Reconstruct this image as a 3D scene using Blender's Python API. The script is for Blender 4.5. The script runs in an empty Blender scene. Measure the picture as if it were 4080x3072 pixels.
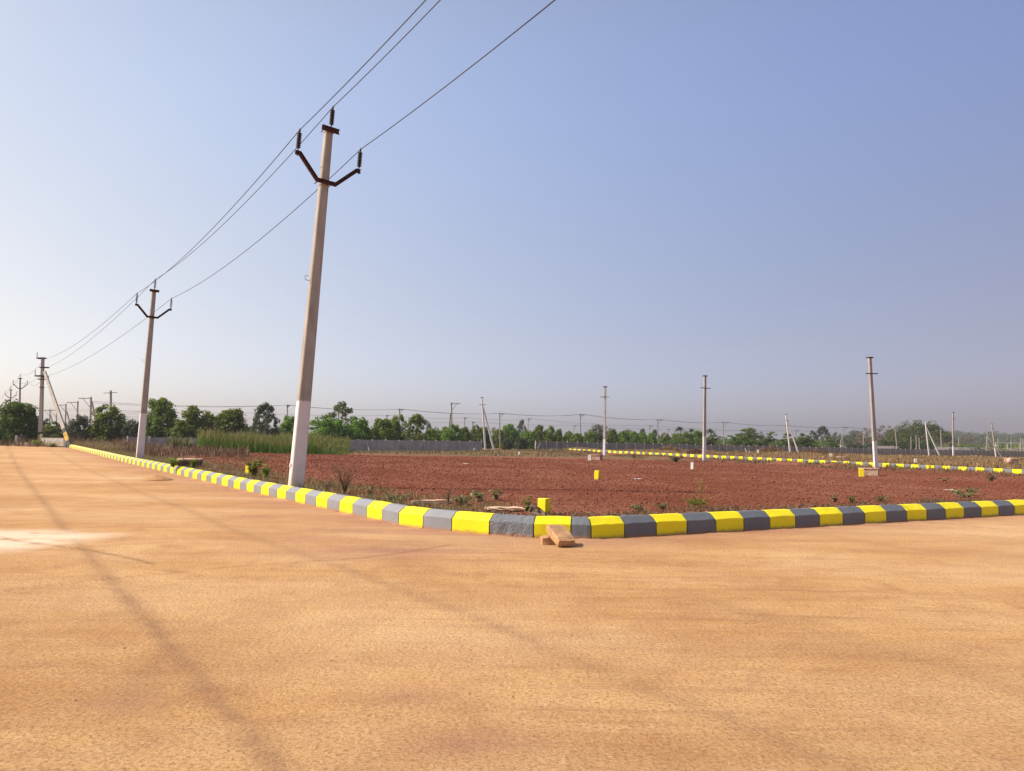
import bpy, math, random
import numpy as np
from mathutils import Vector as Vec, Matrix, Quaternion, noise as mnoise

random.seed(7); np.random.seed(7)
scene = bpy.context.scene
COL = scene.collection
R = math.radians

# ------------------------------------------------------------------ camera
F_PX = 26.0 / 36.0 * 4080.0
PITCH, ROLL, EYE = R(4.40), R(0.83), 1.4
CAM_M = Matrix.Rotation(math.pi / 2 + PITCH, 3, 'X') @ Matrix.Rotation(ROLL, 3, 'Z')
cam_d = bpy.data.cameras.new('camera')
cam_d.lens, cam_d.sensor_width, cam_d.sensor_fit = 26.0, 36.0, 'HORIZONTAL'
cam_d.clip_start, cam_d.clip_end = 0.05, 12000
cam = bpy.data.objects.new('camera', cam_d); COL.objects.link(cam)
cam.matrix_world = Matrix.Translation((0, 0, EYE)) @ CAM_M.to_4x4()
scene.camera = cam
CAM = Vec((0, 0, EYE))

def ray(px, py):
    return CAM_M @ Vec(((px - 2040) / F_PX, -(py - 1536) / F_PX, -1.0))
def at(px, py, D):
    r = ray(px, py); return CAM + r * (D / r.y)
def onz(px, py, z=0.0):
    r = ray(px, py); return CAM + r * ((z - EYE) / r.z)

# ------------------------------------------------------------------ mesh builder
class MB:
    def __init__(s): s.v, s.f, s.mi, s.c = [], [], [], None
    def add(s, vs, fs, mi=0):
        o = len(s.v); s.v += [tuple(p) for p in vs]
        s.f += [tuple(i + o for i in f) for f in fs]; s.mi += [mi] * len(fs)
    def box(s, c, d, M=None, mi=0, jit=0.0):
        hx, hy, hz = d[0] / 2, d[1] / 2, d[2] / 2
        vs = [Vec((x * hx, y * hy, z * hz)) for x in (-1, 1) for y in (-1, 1) for z in (-1, 1)]
        if jit: vs = [v + Vec((random.uniform(-jit, jit), random.uniform(-jit, jit), random.uniform(-jit, jit))) for v in vs]
        if M is not None: vs = [M @ v for v in vs]
        c = Vec(c); vs = [v + c for v in vs]
        s.add(vs, [(0, 1, 3, 2), (4, 6, 7, 5), (0, 4, 5, 1), (2, 3, 7, 6), (0, 2, 6, 4), (1, 5, 7, 3)], mi)
    def loft(s, rings, closed=True, caps=True, mi=0):
        n = len(rings[0]); vs = [p for r in rings for p in r]; fs = []
        for i in range(len(rings) - 1):
            for k in range(n if closed else n - 1):
                k2 = (k + 1) % n
                fs.append((i * n + k, i * n + k2, (i + 1) * n + k2, (i + 1) * n + k))
        if caps:
            fs.append(tuple(range(n - 1, -1, -1))); fs.append(tuple((len(rings) - 1) * n + k for k in range(n)))
        s.add(vs, fs, mi)
    def tube(s, pts, r, n=6, mi=0, caps=True):
        pts = [Vec(p) for p in pts]; rs = r if isinstance(r, (list, tuple)) else [r] * len(pts)
        rings = []
        for i, p in enumerate(pts):
            d = (pts[min(i + 1, len(pts) - 1)] - pts[max(i - 1, 0)]).normalized()
            a = d.cross(Vec((0, 0, 1)))
            if a.length < 1e-3: a = Vec((1, 0, 0))
            a.normalize(); b = a.cross(d).normalized()
            rings.append([p + a * (rs[i] * math.cos(2 * math.pi * k / n)) + b * (rs[i] * math.sin(2 * math.pi * k / n)) for k in range(n)])
        s.loft(rings, True, caps, mi)
    def lathe(s, prof, n=10, o=(0, 0, 0), mi=0):
        o = Vec(o)
        s.loft([[o + Vec((r * math.cos(2 * math.pi * k / n), r * math.sin(2 * math.pi * k / n), z)) for k in range(n)] for r, z in prof], True, True, mi)
    def build(s, name, mats, parent=None, smooth=False, off=None):
        me = bpy.data.meshes.new(name)
        vs = s.v if off is None else [(x - off[0], y - off[1], z - off[2]) for x, y, z in s.v]
        me.from_pydata(vs, [], s.f)
        if not isinstance(mats, (list, tuple)): mats = [mats]
        for m in mats: me.materials.append(m)
        if len(mats) > 1: me.polygons.foreach_set('material_index', s.mi)
        if smooth: me.polygons.foreach_set('use_smooth', [True] * len(me.polygons))
        me.update()
        o = bpy.data.objects.new(name, me); COL.objects.link(o)
        if parent is not None: o.parent = parent
        return o

def np_mesh(name, V, Fq, mats, attrs=None, smooth=False):
    """V (n,3) array, Fq (m,k) array of quads or triangles"""
    me = bpy.data.meshes.new(name)
    n, (m, k) = len(V), Fq.shape
    me.vertices.add(n); me.vertices.foreach_set('co', np.ascontiguousarray(V, dtype=np.float32).ravel())
    me.loops.add(m * k); me.loops.foreach_set('vertex_index', np.ascontiguousarray(Fq, dtype=np.int32).ravel())
    me.polygons.add(m); me.polygons.foreach_set('loop_start', np.arange(0, m * k, k, dtype=np.int32))
    me.polygons.foreach_set('loop_total', np.full(m, k, dtype=np.int32))
    if smooth: me.polygons.foreach_set('use_smooth', np.ones(m, dtype=bool))
    for m_ in (mats if isinstance(mats, (list, tuple)) else [mats]): me.materials.append(m_)
    me.update(calc_edges=True)
    for an, (kind, data) in (attrs or {}).items():
        a = me.attributes.new(an, kind, 'POINT')
        if kind == 'FLOAT': a.data.foreach_set('value', np.ascontiguousarray(data, dtype=np.float32))
        else: a.data.foreach_set('color', np.ascontiguousarray(data, dtype=np.float32).ravel())
    o = bpy.data.objects.new(name, me); COL.objects.link(o)
    return o

def tag(o, label, cat, group=None, kind=None):
    if label: o['label'] = label
    if cat: o['category'] = cat
    if group: o['group'] = group
    if kind: o['kind'] = kind
    return o
def thing(name, label, cat, loc=(0, 0, 0), group=None, quat=None):
    o = bpy.data.objects.new(name, None); COL.objects.link(o)
    o.location = loc; o.empty_display_size = 0.3
    if quat is not None:
        o.rotation_mode = 'QUATERNION'; o.rotation_quaternion = quat
    return tag(o, label, cat, group)

ORD = ('first second third fourth fifth sixth seventh eighth ninth tenth eleventh twelfth thirteenth fourteenth fifteenth '
       'sixteenth seventeenth eighteenth nineteenth twentieth').split()
def ordinal(n):
    if n <= 20: return ORD[n - 1]
    t = {2: 'twenty', 3: 'thirty', 4: 'forty', 5: 'fifty'}
    if n % 10 == 0: return {3: 'thirtieth', 4: 'fortieth', 5: 'fiftieth'}[n // 10]
    return t[n // 10] + '-' + ORD[n % 10 - 1]

# ------------------------------------------------------------------ materials
class NT:
    def __init__(s, name):
        s.m = bpy.data.materials.new(name); s.m.use_nodes = True
        s.t = s.m.node_tree; s.t.nodes.clear()
        s.out = s.n('ShaderNodeOutputMaterial'); s.b = s.n('ShaderNodeBsdfPrincipled')
        s.l(s.b.outputs[0], s.out.inputs['Surface'])
        s.b.inputs['Specular IOR Level'].default_value = 0.25
    def n(s, k, **kw):
        x = s.t.nodes.new(k)
        for a, v in kw.items(): setattr(x, a, v)
        return x
    def l(s, a, b): s.t.links.new(a, b)
    def setin(s, sock, v):
        if isinstance(v, bpy.types.NodeSocket): s.l(v, sock)
        elif isinstance(v, (tuple, list)) and len(v) == 3 and sock.type == 'RGBA': sock.default_value = (*v, 1)
        else: sock.default_value = v
    def pos(s, scale=(1, 1, 1), rot=0.0, obj=False):
        mp = s.n('ShaderNodeMapping'); mp.inputs['Scale'].default_value = scale; mp.inputs['Rotation'].default_value = (0, 0, rot)
        if obj: s.l(s.n('ShaderNodeTexCoord').outputs['Object'], mp.inputs['Vector'])
        else: s.l(s.n('ShaderNodeNewGeometry').outputs['Position'], mp.inputs['Vector'])
        return mp.outputs[0]
    def noise(s, vec, scale, detail=4, rough=0.55, dist=0.0):
        x = s.n('ShaderNodeTexNoise'); s.l(vec, x.inputs['Vector'])
        x.inputs['Scale'].default_value = scale; x.inputs['Detail'].default_value = detail
        x.inputs['Roughness'].default_value = rough; x.inputs['Distortion'].default_value = dist
        return x.outputs['Fac']
    def ramp(s, fac, stops):
        x = s.n('ShaderNodeValToRGB'); s.l(fac, x.inputs[0]); e = x.color_ramp.elements
        while len(e) < len(stops): e.new(0.5)
        for el, (p, c) in zip(e, stops):
            el.position = p; el.color = (*c, 1) if isinstance(c, (tuple, list)) else (c, c, c, 1)
        return x.outputs[0]
    def mix(s, fac, a, b, mode='MIX'):
        x = s.n('ShaderNodeMix', data_type='RGBA', blend_type=mode)
        s.setin(x.inputs['Factor'], fac); s.setin(x.inputs['A'], a); s.setin(x.inputs['B'], b)
        return x.outputs['Result']
    def math(s, op, a, b=0.0, clamp=False):
        x = s.n('ShaderNodeMath', operation=op, use_clamp=clamp)
        s.setin(x.inputs[0], a); s.setin(x.inputs[1], b); return x.outputs[0]
    def attr(s, name, fac=True):
        x = s.n('ShaderNodeAttribute', attribute_name=name); return x.outputs['Fac' if fac else 'Color']
    def bump(s, h, strength=0.5, dist=0.01, prev=None):
        x = s.n('ShaderNodeBump'); s.l(h, x.inputs['Height'])
        x.inputs['Strength'].default_value = strength; x.inputs['Distance'].default_value = dist
        if prev is not None: s.l(prev, x.inputs['Normal'])
        return x.outputs[0]
    def finish(s, color, rough=0.85, normal=None):
        s.setin(s.b.inputs['Base Color'], color); s.setin(s.b.inputs['Roughness'], rough)
        if normal is not None: s.l(normal, s.b.inputs['Normal'])
        return s.m

def mat_simple(name, col, rough=0.8, var=0.15, scale=6.0, bump=0.3, bdist=0.004, metallic=0.0):
    t = NT(name); p = t.pos(obj=True)
    f = t.noise(p, scale, 6, 0.6)
    d = tuple(c * (1 - var * 1.6) for c in col); l = tuple(min(1, c * (1 + var)) for c in col)
    t.b.inputs['Metallic'].default_value = metallic
    return t.finish(t.ramp(f, [(0.3, d), (0.7, l)]), rough, t.bump(t.noise(p, scale * 7, 4), bump, bdist))

def mat_leaf(name, col, col2, trans=0.35):
    t = NT(name)
    v = t.attr('leafvar')
    oi = t.n('ShaderNodeObjectInfo')
    c = t.mix(v, col, col2)
    hs = t.n('ShaderNodeHueSaturation'); t.l(c, hs.inputs['Color'])
    t.l(t.math('ADD', t.math('MULTIPLY', oi.outputs['Random'], 0.05), 0.475), hs.inputs['Hue'])
    t.l(t.math('ADD', t.math('MULTIPLY', oi.outputs['Random'], 0.5), 0.72), hs.inputs['Value'])
    t.setin(t.b.inputs['Base Color'], hs.outputs[0]); t.b.inputs['Roughness'].default_value = 0.6
    tr = t.n('ShaderNodeBsdfTranslucent'); t.l(hs.outputs[0], tr.inputs['Color'])
    mx = t.n('ShaderNodeMixShader'); mx.inputs[0].default_value = trans
    t.l(t.b.outputs[0], mx.inputs[1]); t.l(tr.outputs[0], mx.inputs[2]); t.l(mx.outputs[0], t.out.inputs['Surface'])
    return t.m

def mat_road():
    t = NT('dusty_concrete_road')
    p = t.pos(); ps = t.pos((0.22, 1.6, 1.0), R(4)); pst = t.pos((0.5, 5.0, 1.0), R(6))
    base = t.ramp(t.noise(p, 0.35, 6, 0.6, 0.6), [(0.28, (0.42, 0.218, 0.085)), (0.52, (0.56, 0.325, 0.138)), (0.75, (0.65, 0.42, 0.215))])
    streak = t.ramp(t.noise(ps, 1.0, 7, 0.62, 0.3), [(0.36, 0.0), (0.56, 1.0)])
    base = t.mix(t.math('MULTIPLY', t.math('SUBTRACT', 1.0, streak), 0.34), base, (0.33, 0.155, 0.070))
    st2 = t.ramp(t.noise(pst, 1.3, 5, 0.6, 0.2), [(0.60, 0.0), (0.72, 1.0)])
    base = t.mix(t.math('MULTIPLY', st2, 0.30), base, (0.66, 0.43, 0.24))
    pf = t.pos((0.35, 5.5, 1.0), R(3))
    st3 = t.ramp(t.noise(pf, 1.6, 8, 0.66, 0.25), [(0.34, 1.0), (0.47, 0.0)])
    base = t.mix(t.math('MULTIPLY', st3, t.ramp(t.noise(p, 0.16, 4, 0.6), [(0.42, 0.06), (0.60, 0.72)])), base, (0.27, 0.125, 0.062))
    st4 = t.math('MULTIPLY', t.ramp(t.noise(t.pos((0.9, 4.5, 1.0), R(-9)), 1.9, 6, 0.7, 0.2), [(0.52, 0.0), (0.70, 0.6)]), t.ramp(t.noise(p, 0.14, 3), [(0.42, 0.1), (0.6, 1.0)]))
    base = t.mix(st4, base, (0.68, 0.46, 0.25))
    blot = t.ramp(t.noise(p, 2.2, 8, 0.72, 0.3), [(0.32, 0.6), (0.52, 0.0)])
    base = t.mix(blot, base, (0.36, 0.175, 0.082))
    yel = t.ramp(t.noise(p, 0.9, 4, 0.5, 0.4), [(0.60, 0.0), (0.78, 1.0)])
    base = t.mix(t.math('MULTIPLY', yel, 0.35), base, (0.55, 0.36, 0.13))
    base = t.mix(t.math('MULTIPLY', t.ramp(t.noise(t.pos((0.5, 1.2, 1), R(-8)), 0.22, 6, 0.65), [(0.46, 0.0), (0.66, 1.0)]), 0.55), base, (0.70, 0.48, 0.27))
    # fine grain of dust and exposed aggregate
    g = t.noise(p, 42, 5, 0.75); base = t.mix(t.ramp(g, [(0.36, 0.72), (0.53, 0.0)]), base, (0.24, 0.11, 0.045))
    g2 = t.noise(p, 26, 2, 0.6); base = t.mix(t.ramp(g2, [(0.54, 0.0), (0.72, 0.24)]), base, (0.72, 0.50, 0.29))
    sp = t.n('ShaderNodeTexVoronoi'); t.l(p, sp.inputs['Vector']); sp.inputs['Scale'].default_value = 9
    spot = t.ramp(sp.outputs['Distance'], [(0.035, 1.0), (0.06, 0.0)])
    spotm = t.ramp(t.noise(p, 1.7, 2), [(0.55, 0.0), (0.62, 1.0)])
    base = t.mix(t.math('MULTIPLY', t.math('MULTIPLY', spot, spotm), 0.7), base, (0.08, 0.045, 0.03))
    # wear carried by the sheet: tyre tracks, washed-out pale patch, red soil near the kerb
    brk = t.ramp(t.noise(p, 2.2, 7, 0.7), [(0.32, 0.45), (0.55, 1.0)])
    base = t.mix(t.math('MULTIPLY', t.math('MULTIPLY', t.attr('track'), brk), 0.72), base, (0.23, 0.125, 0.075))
    brk2 = t.ramp(t.noise(t.pos((0.9, 2.6, 1), R(5)), 1.3, 8, 0.72, 0.4), [(0.36, 0.0), (0.50, 1.0)])
    base = t.mix(t.math('MULTIPLY', t.math('MULTIPLY', t.attr('pale'), brk2), 0.85), base, (0.76, 0.60, 0.44))
    brk3 = t.ramp(t.noise(ps, 1.6, 6, 0.65), [(0.34, 0.25), (0.60, 1.0)])
    base = t.mix(t.math('MULTIPLY', t.math('MULTIPLY', t.attr('soil'), brk3), 0.82), base, (0.345, 0.170, 0.112))
    base = t.mix(t.math('MULTIPLY', t.attr('groove'), 0.75), base, (0.22, 0.11, 0.055))
    w = t.n('ShaderNodeTexWave', wave_type='BANDS', bands_direction='Y'); t.l(t.pos((1, 1, 1), R(12)), w.inputs['Vector'])
    w.inputs['Scale'].default_value = 14; w.inputs['Distortion'].default_value = 2.2; w.inputs['Detail'].default_value = 3; w.inputs['Detail Scale'].default_value = 1.4
    wm = t.math('MULTIPLY', w.outputs['Fac'], t.ramp(t.noise(p, 0.5, 3), [(0.38, 0.0), (0.6, 0.55)]))
    n1 = t.bump(wm, 0.35, 0.010)
    n2 = t.bump(t.noise(p, 32, 6, 0.75), 0.9, 0.020, n1)
    n3 = t.bump(t.noise(p, 7, 4, 0.6), 0.5, 0.02, n2)
    t.b.inputs['Specular IOR Level'].default_value = 0.1
    return t.finish(base, 0.95, n3)

def mat_field():
    t = NT('red_tilled_soil'); p = t.pos()
    red = t.ramp(t.noise(p, 0.5, 8, 0.62), [(0.30, (0.150, 0.045, 0.025)), (0.55, (0.194, 0.063, 0.034)), (0.78, (0.26, 0.106, 0.062))])
    red = t.mix(t.ramp(t.noise(p, 9, 5, 0.7), [(0.38, 0.6), (0.52, 0.0)]), red, (0.080, 0.023, 0.015))
    red = t.mix(t.ramp(t.noise(p, 16, 3, 0.6), [(0.60, 0.0), (0.72, 0.5)]), red, (0.33, 0.165, 0.11))
    red = t.mix(t.math('MULTIPLY', t.ramp(t.noise(p, 0.12, 4, 0.6), [(0.42, 0.0), (0.60, 1.0)]), 0.5), red, (0.27, 0.125, 0.082))
    dry = t.ramp(t.noise(p, 1.4, 7, 0.7), [(0.30, (0.095, 0.052, 0.030)), (0.5, (0.175, 0.102, 0.055)), (0.68, (0.16, 0.12, 0.055)), (0.85, (0.27, 0.18, 0.10))])
    z = t.ramp(t.math('ADD', t.attr('zone'), t.math('MULTIPLY', t.math('SUBTRACT', t.noise(p, 0.8, 6, 0.7), 0.5), 0.9)), [(0.42, 0.0), (0.60, 1.0)])
    base = t.mix(z, red, dry)
    n1 = t.bump(t.noise(p, 18, 6, 0.75), 0.8, 0.022)
    n2 = t.bump(t.noise(p, 40, 4, 0.7), 0.6, 0.015, n1)
    t.b.inputs['Specular IOR Level'].default_value = 0.05
    return t.finish(base, 1.0, n2)

def mat_ground():
    t = NT('dry_ground'); p = t.pos()
    dry = t.ramp(t.noise(p, 0.6, 8, 0.68), [(0.30, (0.13, 0.075, 0.038)), (0.5, (0.27, 0.165, 0.080)), (0.66, (0.22, 0.16, 0.07)), (0.8, (0.36, 0.24, 0.125))])
    red = t.ramp(t.noise(p, 1.4, 6), [(0.35, (0.20, 0.080, 0.045)), (0.7, (0.36, 0.19, 0.115))])
    base = t.mix(t.ramp(t.noise(p, 0.14, 5), [(0.52, 0.0), (0.62, 0.9)]), dry, red)
    return t.finish(base, 1.0, t.bump(t.noise(p, 6, 6, 0.7), 0.9, 0.08))

def mat_paint(name, col, chip, chipcol=(0.42, 0.36, 0.30), rough=0.55, rugged=0.35, rd=0.004, grime=(0.35, 0.17, 0.08)):
    t = NT(name); p = t.pos()
    c = t.ramp(t.noise(p, 2.2, 4), [(0.3, tuple(x * 0.88 for x in col)), (0.7, col)])
    oi = t.n('ShaderNodeObjectInfo')
    c = t.mix(t.math('MULTIPLY', oi.outputs['Random'], 0.14), c, tuple(x * 0.72 for x in col))
    c = t.mix(t.ramp(t.noise(t.pos((1, 1, 0.35)), 5, 6, 0.7), [(0.56, 0.0), (0.75, 0.35)]), c, tuple(0.6 * x + 0.4 * g_ for x, g_ in zip(col, grime)))
    ch = t.ramp(t.noise(p, 14, 5, 0.65, 0.4), [(chip, 0.0), (chip + 0.03, 1.0)])
    c = t.mix(ch, c, chipcol)
    # dust splashed up from the road, thickest at the very foot
    g = t.n('ShaderNodeNewGeometry'); sx = t.n('ShaderNodeSeparateXYZ'); t.l(t.n('ShaderNodeTexCoord').outputs['Object'], sx.inputs[0])
    foot = t.ramp(t.math('ADD', sx.outputs['Z'], t.math('MULTIPLY', t.noise(p, 12, 4), 0.10)), [(0.055, 0.75), (0.11, 0.0)])
    c = t.mix(foot, c, grime)
    n = t.bump(t.noise(p, 34, 5, 0.6), rugged, rd)
    n = t.bump(ch, 0.4, -0.004, n)
    return t.finish(c, rough, n)

M_ROAD, M_FIELD, M_GROUND = mat_road(), mat_field(), mat_ground()
M_YEL = mat_paint('yellow_kerb_paint', (0.86, 0.74, 0.012), 0.70)
M_YEL2 = mat_paint('yellow_marker_paint', (0.82, 0.66, 0.012), 0.76)
M_GREY = mat_paint('grey_kerb_paint', (0.245, 0.250, 0.275), 0.735, (0.36, 0.33, 0.30))
M_GREYF = mat_paint('faded_grey_kerb_paint', (0.19, 0.195, 0.21), 0.735, (0.3, 0.28, 0.26))
M_GREYDK = mat_paint('darker_grey_kerb_paint', (0.135, 0.147, 0.165), 0.735, (0.26, 0.24, 0.22))  # darker grey, used on the grey stones right of the corner
M_GREYR = mat_paint('rough_grey_kerb_paint', (0.17, 0.18, 0.20), 0.74, (0.3, 0.28, 0.26), 0.6, 1.0, 0.03)
PW = {}
def mat_pole(zt=None):
    t = NT('weathered_pole_concrete' if zt is None else 'pole_concrete_with_whitewashed_foot'); p = t.pos((1, 1, 0.25))
    c = t.ramp(t.noise(p, 5, 7, 0.65), [(0.28, (0.25, 0.22, 0.195)), (0.55, (0.36, 0.325, 0.29)), (0.8, (0.44, 0.405, 0.37))])
    c = t.mix(t.ramp(t.noise(t.pos(), 16, 5, 0.7), [(0.63, 0.0), (0.7, 0.7)]), c, (0.20, 0.16, 0.12))
    if zt is not None:
        sx = t.n('ShaderNodeSeparateXYZ'); t.l(t.n('ShaderNodeTexCoord').outputs['Object'], sx.inputs[0])
        po = t.pos((1, 1, 0.3), obj=True)
        h = t.math('ADD', t.math('SUBTRACT', sx.outputs['Z'], zt), t.math('MULTIPLY', t.math('SUBTRACT', t.noise(po, 11, 4, 0.6), 0.5), 0.22))
        w = t.ramp(t.noise(t.pos(obj=True), 3, 6, 0.6), [(0.3, (0.58, 0.55, 0.55)), (0.7, (0.69, 0.66, 0.66))])
        w = t.mix(t.ramp(t.noise(t.pos(obj=True), 13, 5, 0.7), [(0.63, 0.0), (0.68, 0.6)]), w, (0.36, 0.31, 0.27))
        w = t.mix(t.ramp(t.math('ADD', sx.outputs['Z'], t.math('MULTIPLY', t.noise(po, 5, 4), 0.5)), [(0.28, 0.55), (0.62, 0.0)]), w, (0.42, 0.30, 0.24))
        c = t.mix(t.ramp(t.math('ADD', h, 0.5), [(0.495, 1.0), (0.505, 0.0)]), c, w)
    return t.finish(c, 0.9, t.bump(t.noise(t.pos(), 30, 5), 0.4, 0.006))
M_POLE = mat_pole()
M_WHITE = mat_simple('whitewash', (0.66, 0.635, 0.63), 0.85, 0.07, 4, 0.35, 0.004)
M_STEEL = mat_simple('rusty_steel', (0.075, 0.026, 0.020), 0.75, 0.3, 9, 0.4, 0.003)
M_DARK = mat_simple('dark_insulator', (0.030, 0.022, 0.026), 0.35, 0.2, 9, 0.1, 0.002)
M_GALV = mat_simple('dull_steel_angle', (0.10, 0.095, 0.09), 0.6, 0.2, 9, 0.2, 0.002)
M_WIRE = mat_simple('bare_conductor', (0.06, 0.062, 0.075), 0.5, 0.1, 9, 0.0, 0.001)
M_BLACK = mat_simple('black_band_paint', (0.03, 0.028, 0.028), 0.7, 0.3, 6, 0.2)
M_OCHRE = mat_simple('ochre_band_paint', (0.46, 0.27, 0.02), 0.7, 0.2, 6, 0.2)
def mat_wall(name, g):
    t = NT(name); p = t.pos(); ps = t.pos((1, 1, 0.2))
    c = t.ramp(t.noise(ps, 2.5, 7, 0.7), [(0.28, (0.55 * g, 0.51 * g, 0.48 * g)), (0.5, (g, 0.91 * g, 0.81 * g)), (0.75, (1.35 * g, 1.25 * g, 1.16 * g))])
    c = t.mix(t.ramp(t.noise(p, 0.9, 5, 0.7), [(0.45, 0.0), (0.65, 0.5)]), c, (0.4 * g, 0.37 * g, 0.36 * g))
    c = t.mix(t.math('MULTIPLY', t.n('ShaderNodeObjectInfo').outputs['Random'], 0.45), c, (0.6 * g, 0.55 * g, 0.52 * g))
    sx = t.n('ShaderNodeSeparateXYZ'); t.l(t.n('ShaderNodeTexCoord').outputs['Object'], sx.inputs[0])
    c = t.mix(t.ramp(t.math('ADD', sx.outputs['Z'], t.math('MULTIPLY', t.noise(p, 1.5, 4), 0.5)), [(0.55, 0.6), (0.8, 0.0)]), c, (0.9 * g, 0.62 * g, 0.45 * g))
    return t.finish(c, 0.95, t.bump(t.noise(p, 18, 5), 0.5, 0.01))
M_WALL = mat_wall('pale_weathered_precast_concrete', 0.43)
M_WALLD = mat_wall('dark_weathered_precast_concrete', 0.265)
M_POST = mat_simple('precast_post_concrete', (0.40, 0.375, 0.35), 0.9, 0.22, 3, 0.4, 0.006)
M_SLAB = mat_simple('dusty_stone_slab', (0.58, 0.40, 0.27), 0.9, 0.16, 5, 0.6, 0.008)
M_BOX = mat_simple('earth_stained_concrete', (0.40, 0.27, 0.19), 0.92, 0.28, 4, 0.6, 0.01)
M_BRICK = mat_simple('rough_sandstone', (0.47, 0.27, 0.135), 0.9, 0.2, 9, 0.9, 0.012)
M_WHITEWALL = mat_simple('sun_toned_white_wall', (0.84, 0.80, 0.72), 0.9, 0.06, 3, 0.3, 0.004)  # white for the shed; on the compound wall it stands in for sunlight
M_PALE = mat_simple('pale_plaster', (0.62, 0.57, 0.50), 0.9, 0.1, 3, 0.3, 0.004)
M_BARK = mat_simple('grey_brown_bark', (0.15, 0.105, 0.07), 0.95, 0.3, 8, 0.8, 0.02)
M_STALK = mat_simple('dry_stalk', (0.34, 0.22, 0.11), 0.9, 0.3, 10, 0.0)
M_DEAD = mat_simple('dead_grey_brown_stem', (0.20, 0.135, 0.085), 0.9, 0.35, 10, 0.0)
M_PINK = mat_simple('faded_pink_sacking', (0.62, 0.36, 0.29), 0.9, 0.2, 8, 0.6, 0.01)
M_PAPER = mat_simple('sun_bleached_paper', (0.70, 0.67, 0.63), 0.9, 0.1, 8, 0.3, 0.002)
M_SAND = mat_simple('heaped_road_sand', (0.47, 0.26, 0.115), 1.0, 0.2, 12, 0.9, 0.02)
L_GREEN = mat_leaf('fresh_green_leaves', (0.086, 0.150, 0.016), (0.215, 0.290, 0.040), 0.5)
L_DEEP = mat_leaf('deep_green_leaves', (0.058, 0.094, 0.017), (0.130, 0.182, 0.034), 0.42)
L_GREYG = mat_leaf('grey_green_leaves', (0.045, 0.060, 0.028), (0.100, 0.115, 0.055), 0.25)
L_ACACIA = mat_leaf('feathery_green_leaves', (0.062, 0.108, 0.018), (0.160, 0.222, 0.040), 0.42)
L_BROWN = mat_leaf('dry_brown_foliage', (0.115, 0.085, 0.055), (0.20, 0.15, 0.095), 0.2)
L_BRIGHT = mat_leaf('bright_green_weed_leaves', (0.09, 0.16, 0.012), (0.24, 0.34, 0.035), 0.4)
L_PALEW = mat_leaf('pale_dusty_weed_leaves', (0.13, 0.14, 0.055), (0.26, 0.26, 0.115), 0.3)
L_STRAW = mat_leaf('golden_straw', (0.12, 0.066, 0.034), (0.34, 0.205, 0.092), 0.2)
L_REED = mat_leaf('green_reed_blades', (0.060, 0.115, 0.014), (0.165, 0.205, 0.034), 0.4)
L_REEDTIP = mat_leaf('tan_reed_heads', (0.20, 0.15, 0.06), (0.32, 0.235, 0.10), 0.3)
L_DRYBR = mat_leaf('brown_dry_tangle', (0.13, 0.080, 0.040), (0.33, 0.225, 0.12), 0.2)
L_VERGE = mat_leaf('dusty_verge_grass', (0.13, 0.105, 0.042), (0.28, 0.225, 0.11), 0.25)
L_YELLOWG = mat_leaf('yellowish_leaf_stand', (0.16, 0.17, 0.045), (0.30, 0.29, 0.10), 0.3)

# ------------------------------------------------------------------ kerb lines and terrain
def road_z(x, y):
    zz = np.interp(np.asarray(y, float), [-1e4, 20, 37.6, 64, 72, 1e4], [0, 0, 0.10, 0.38, 0.40, 0.40])
    return zz * np.clip(-np.asarray(x, float) / 8.0, 0, 1)

def left_pt(j):
    D = 15.6 * (1 + 0.0671 * j); xp = (-768.5 - 139 * j) / (1 + 0.0671 * j)
    # direction at that image column, on the horizontal plane
    return Vec((xp / F_PX * D, D, 0))
def right_pt(j):
    D = 10.95 * (1 + 0.0256 * j); xp = (320 + 144 * j) / (1 + 0.0256 * j)
    return Vec((xp / F_PX * D, D, 0))
# left kerb: from the far end to the corner; colours alternate, yellow starts at integer j
path = []; cols = []
js = np.arange(46, -3.01, -0.5)
for j in js: path.append(left_pt(j))
for px, py in ((1684, 2106), (1798, 2119), (1949, 2131), (2125, 2144), (2275, 2147)):
    path.append(onz(px, py, 0.0))
n_left = len(js)
NR = 26
for j in range(0, NR): path.append(right_pt(j))
for p in path: p.z = float(road_z(p.x, p.y))
# colour of segment i (between path[i] and path[i+1])
corner_cols = {n_left - 1: 'y', n_left: 'g', n_left + 1: 'y', n_left + 2: 'G', n_left + 3: 'y', n_left + 4: 'g'}
for i in range(len(path) - 1):
    if i < n_left - 1: cols.append('g' if i % 2 == 1 else 'y')
for i in range(len(path) - 1 - (n_left - 1)):
    k = n_left - 1 + i
    cols.append(corner_cols.get(k, 'y' if (k - (n_left + 5)) % 2 == 0 else 'g'))
# in the formula part the stone left of integer j is grey, right of it yellow
for i in range(n_left - 1):
    cols[i] = 'y' if abs(js[i] - round(js[i])) < 1e-6 else 'g'

P2 = np.array([[p.x, p.y] for p in path])
seg_d = [(path[i + 1] - path[i]).to_2d().normalized() for i in range(len(path) - 1)]
nrm = []
for i in range(len(path)):
    d = (seg_d[max(i - 1, 0)] + seg_d[min(i, len(seg_d) - 1)]).normalized(); nrm.append(Vec((-d.y, d.x, 0)))

def far_pt(j):
    D = 100 * (1 - 0.01076 * j); xp = (227 + 15.34 * j) / (1 - 0.01076 * j)
    return at(2040 + xp, 1797 + (xp - 227) / 1804 * 93, D)
far_path = [far_pt(j / 2) for j in range(0, 104)]

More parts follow.
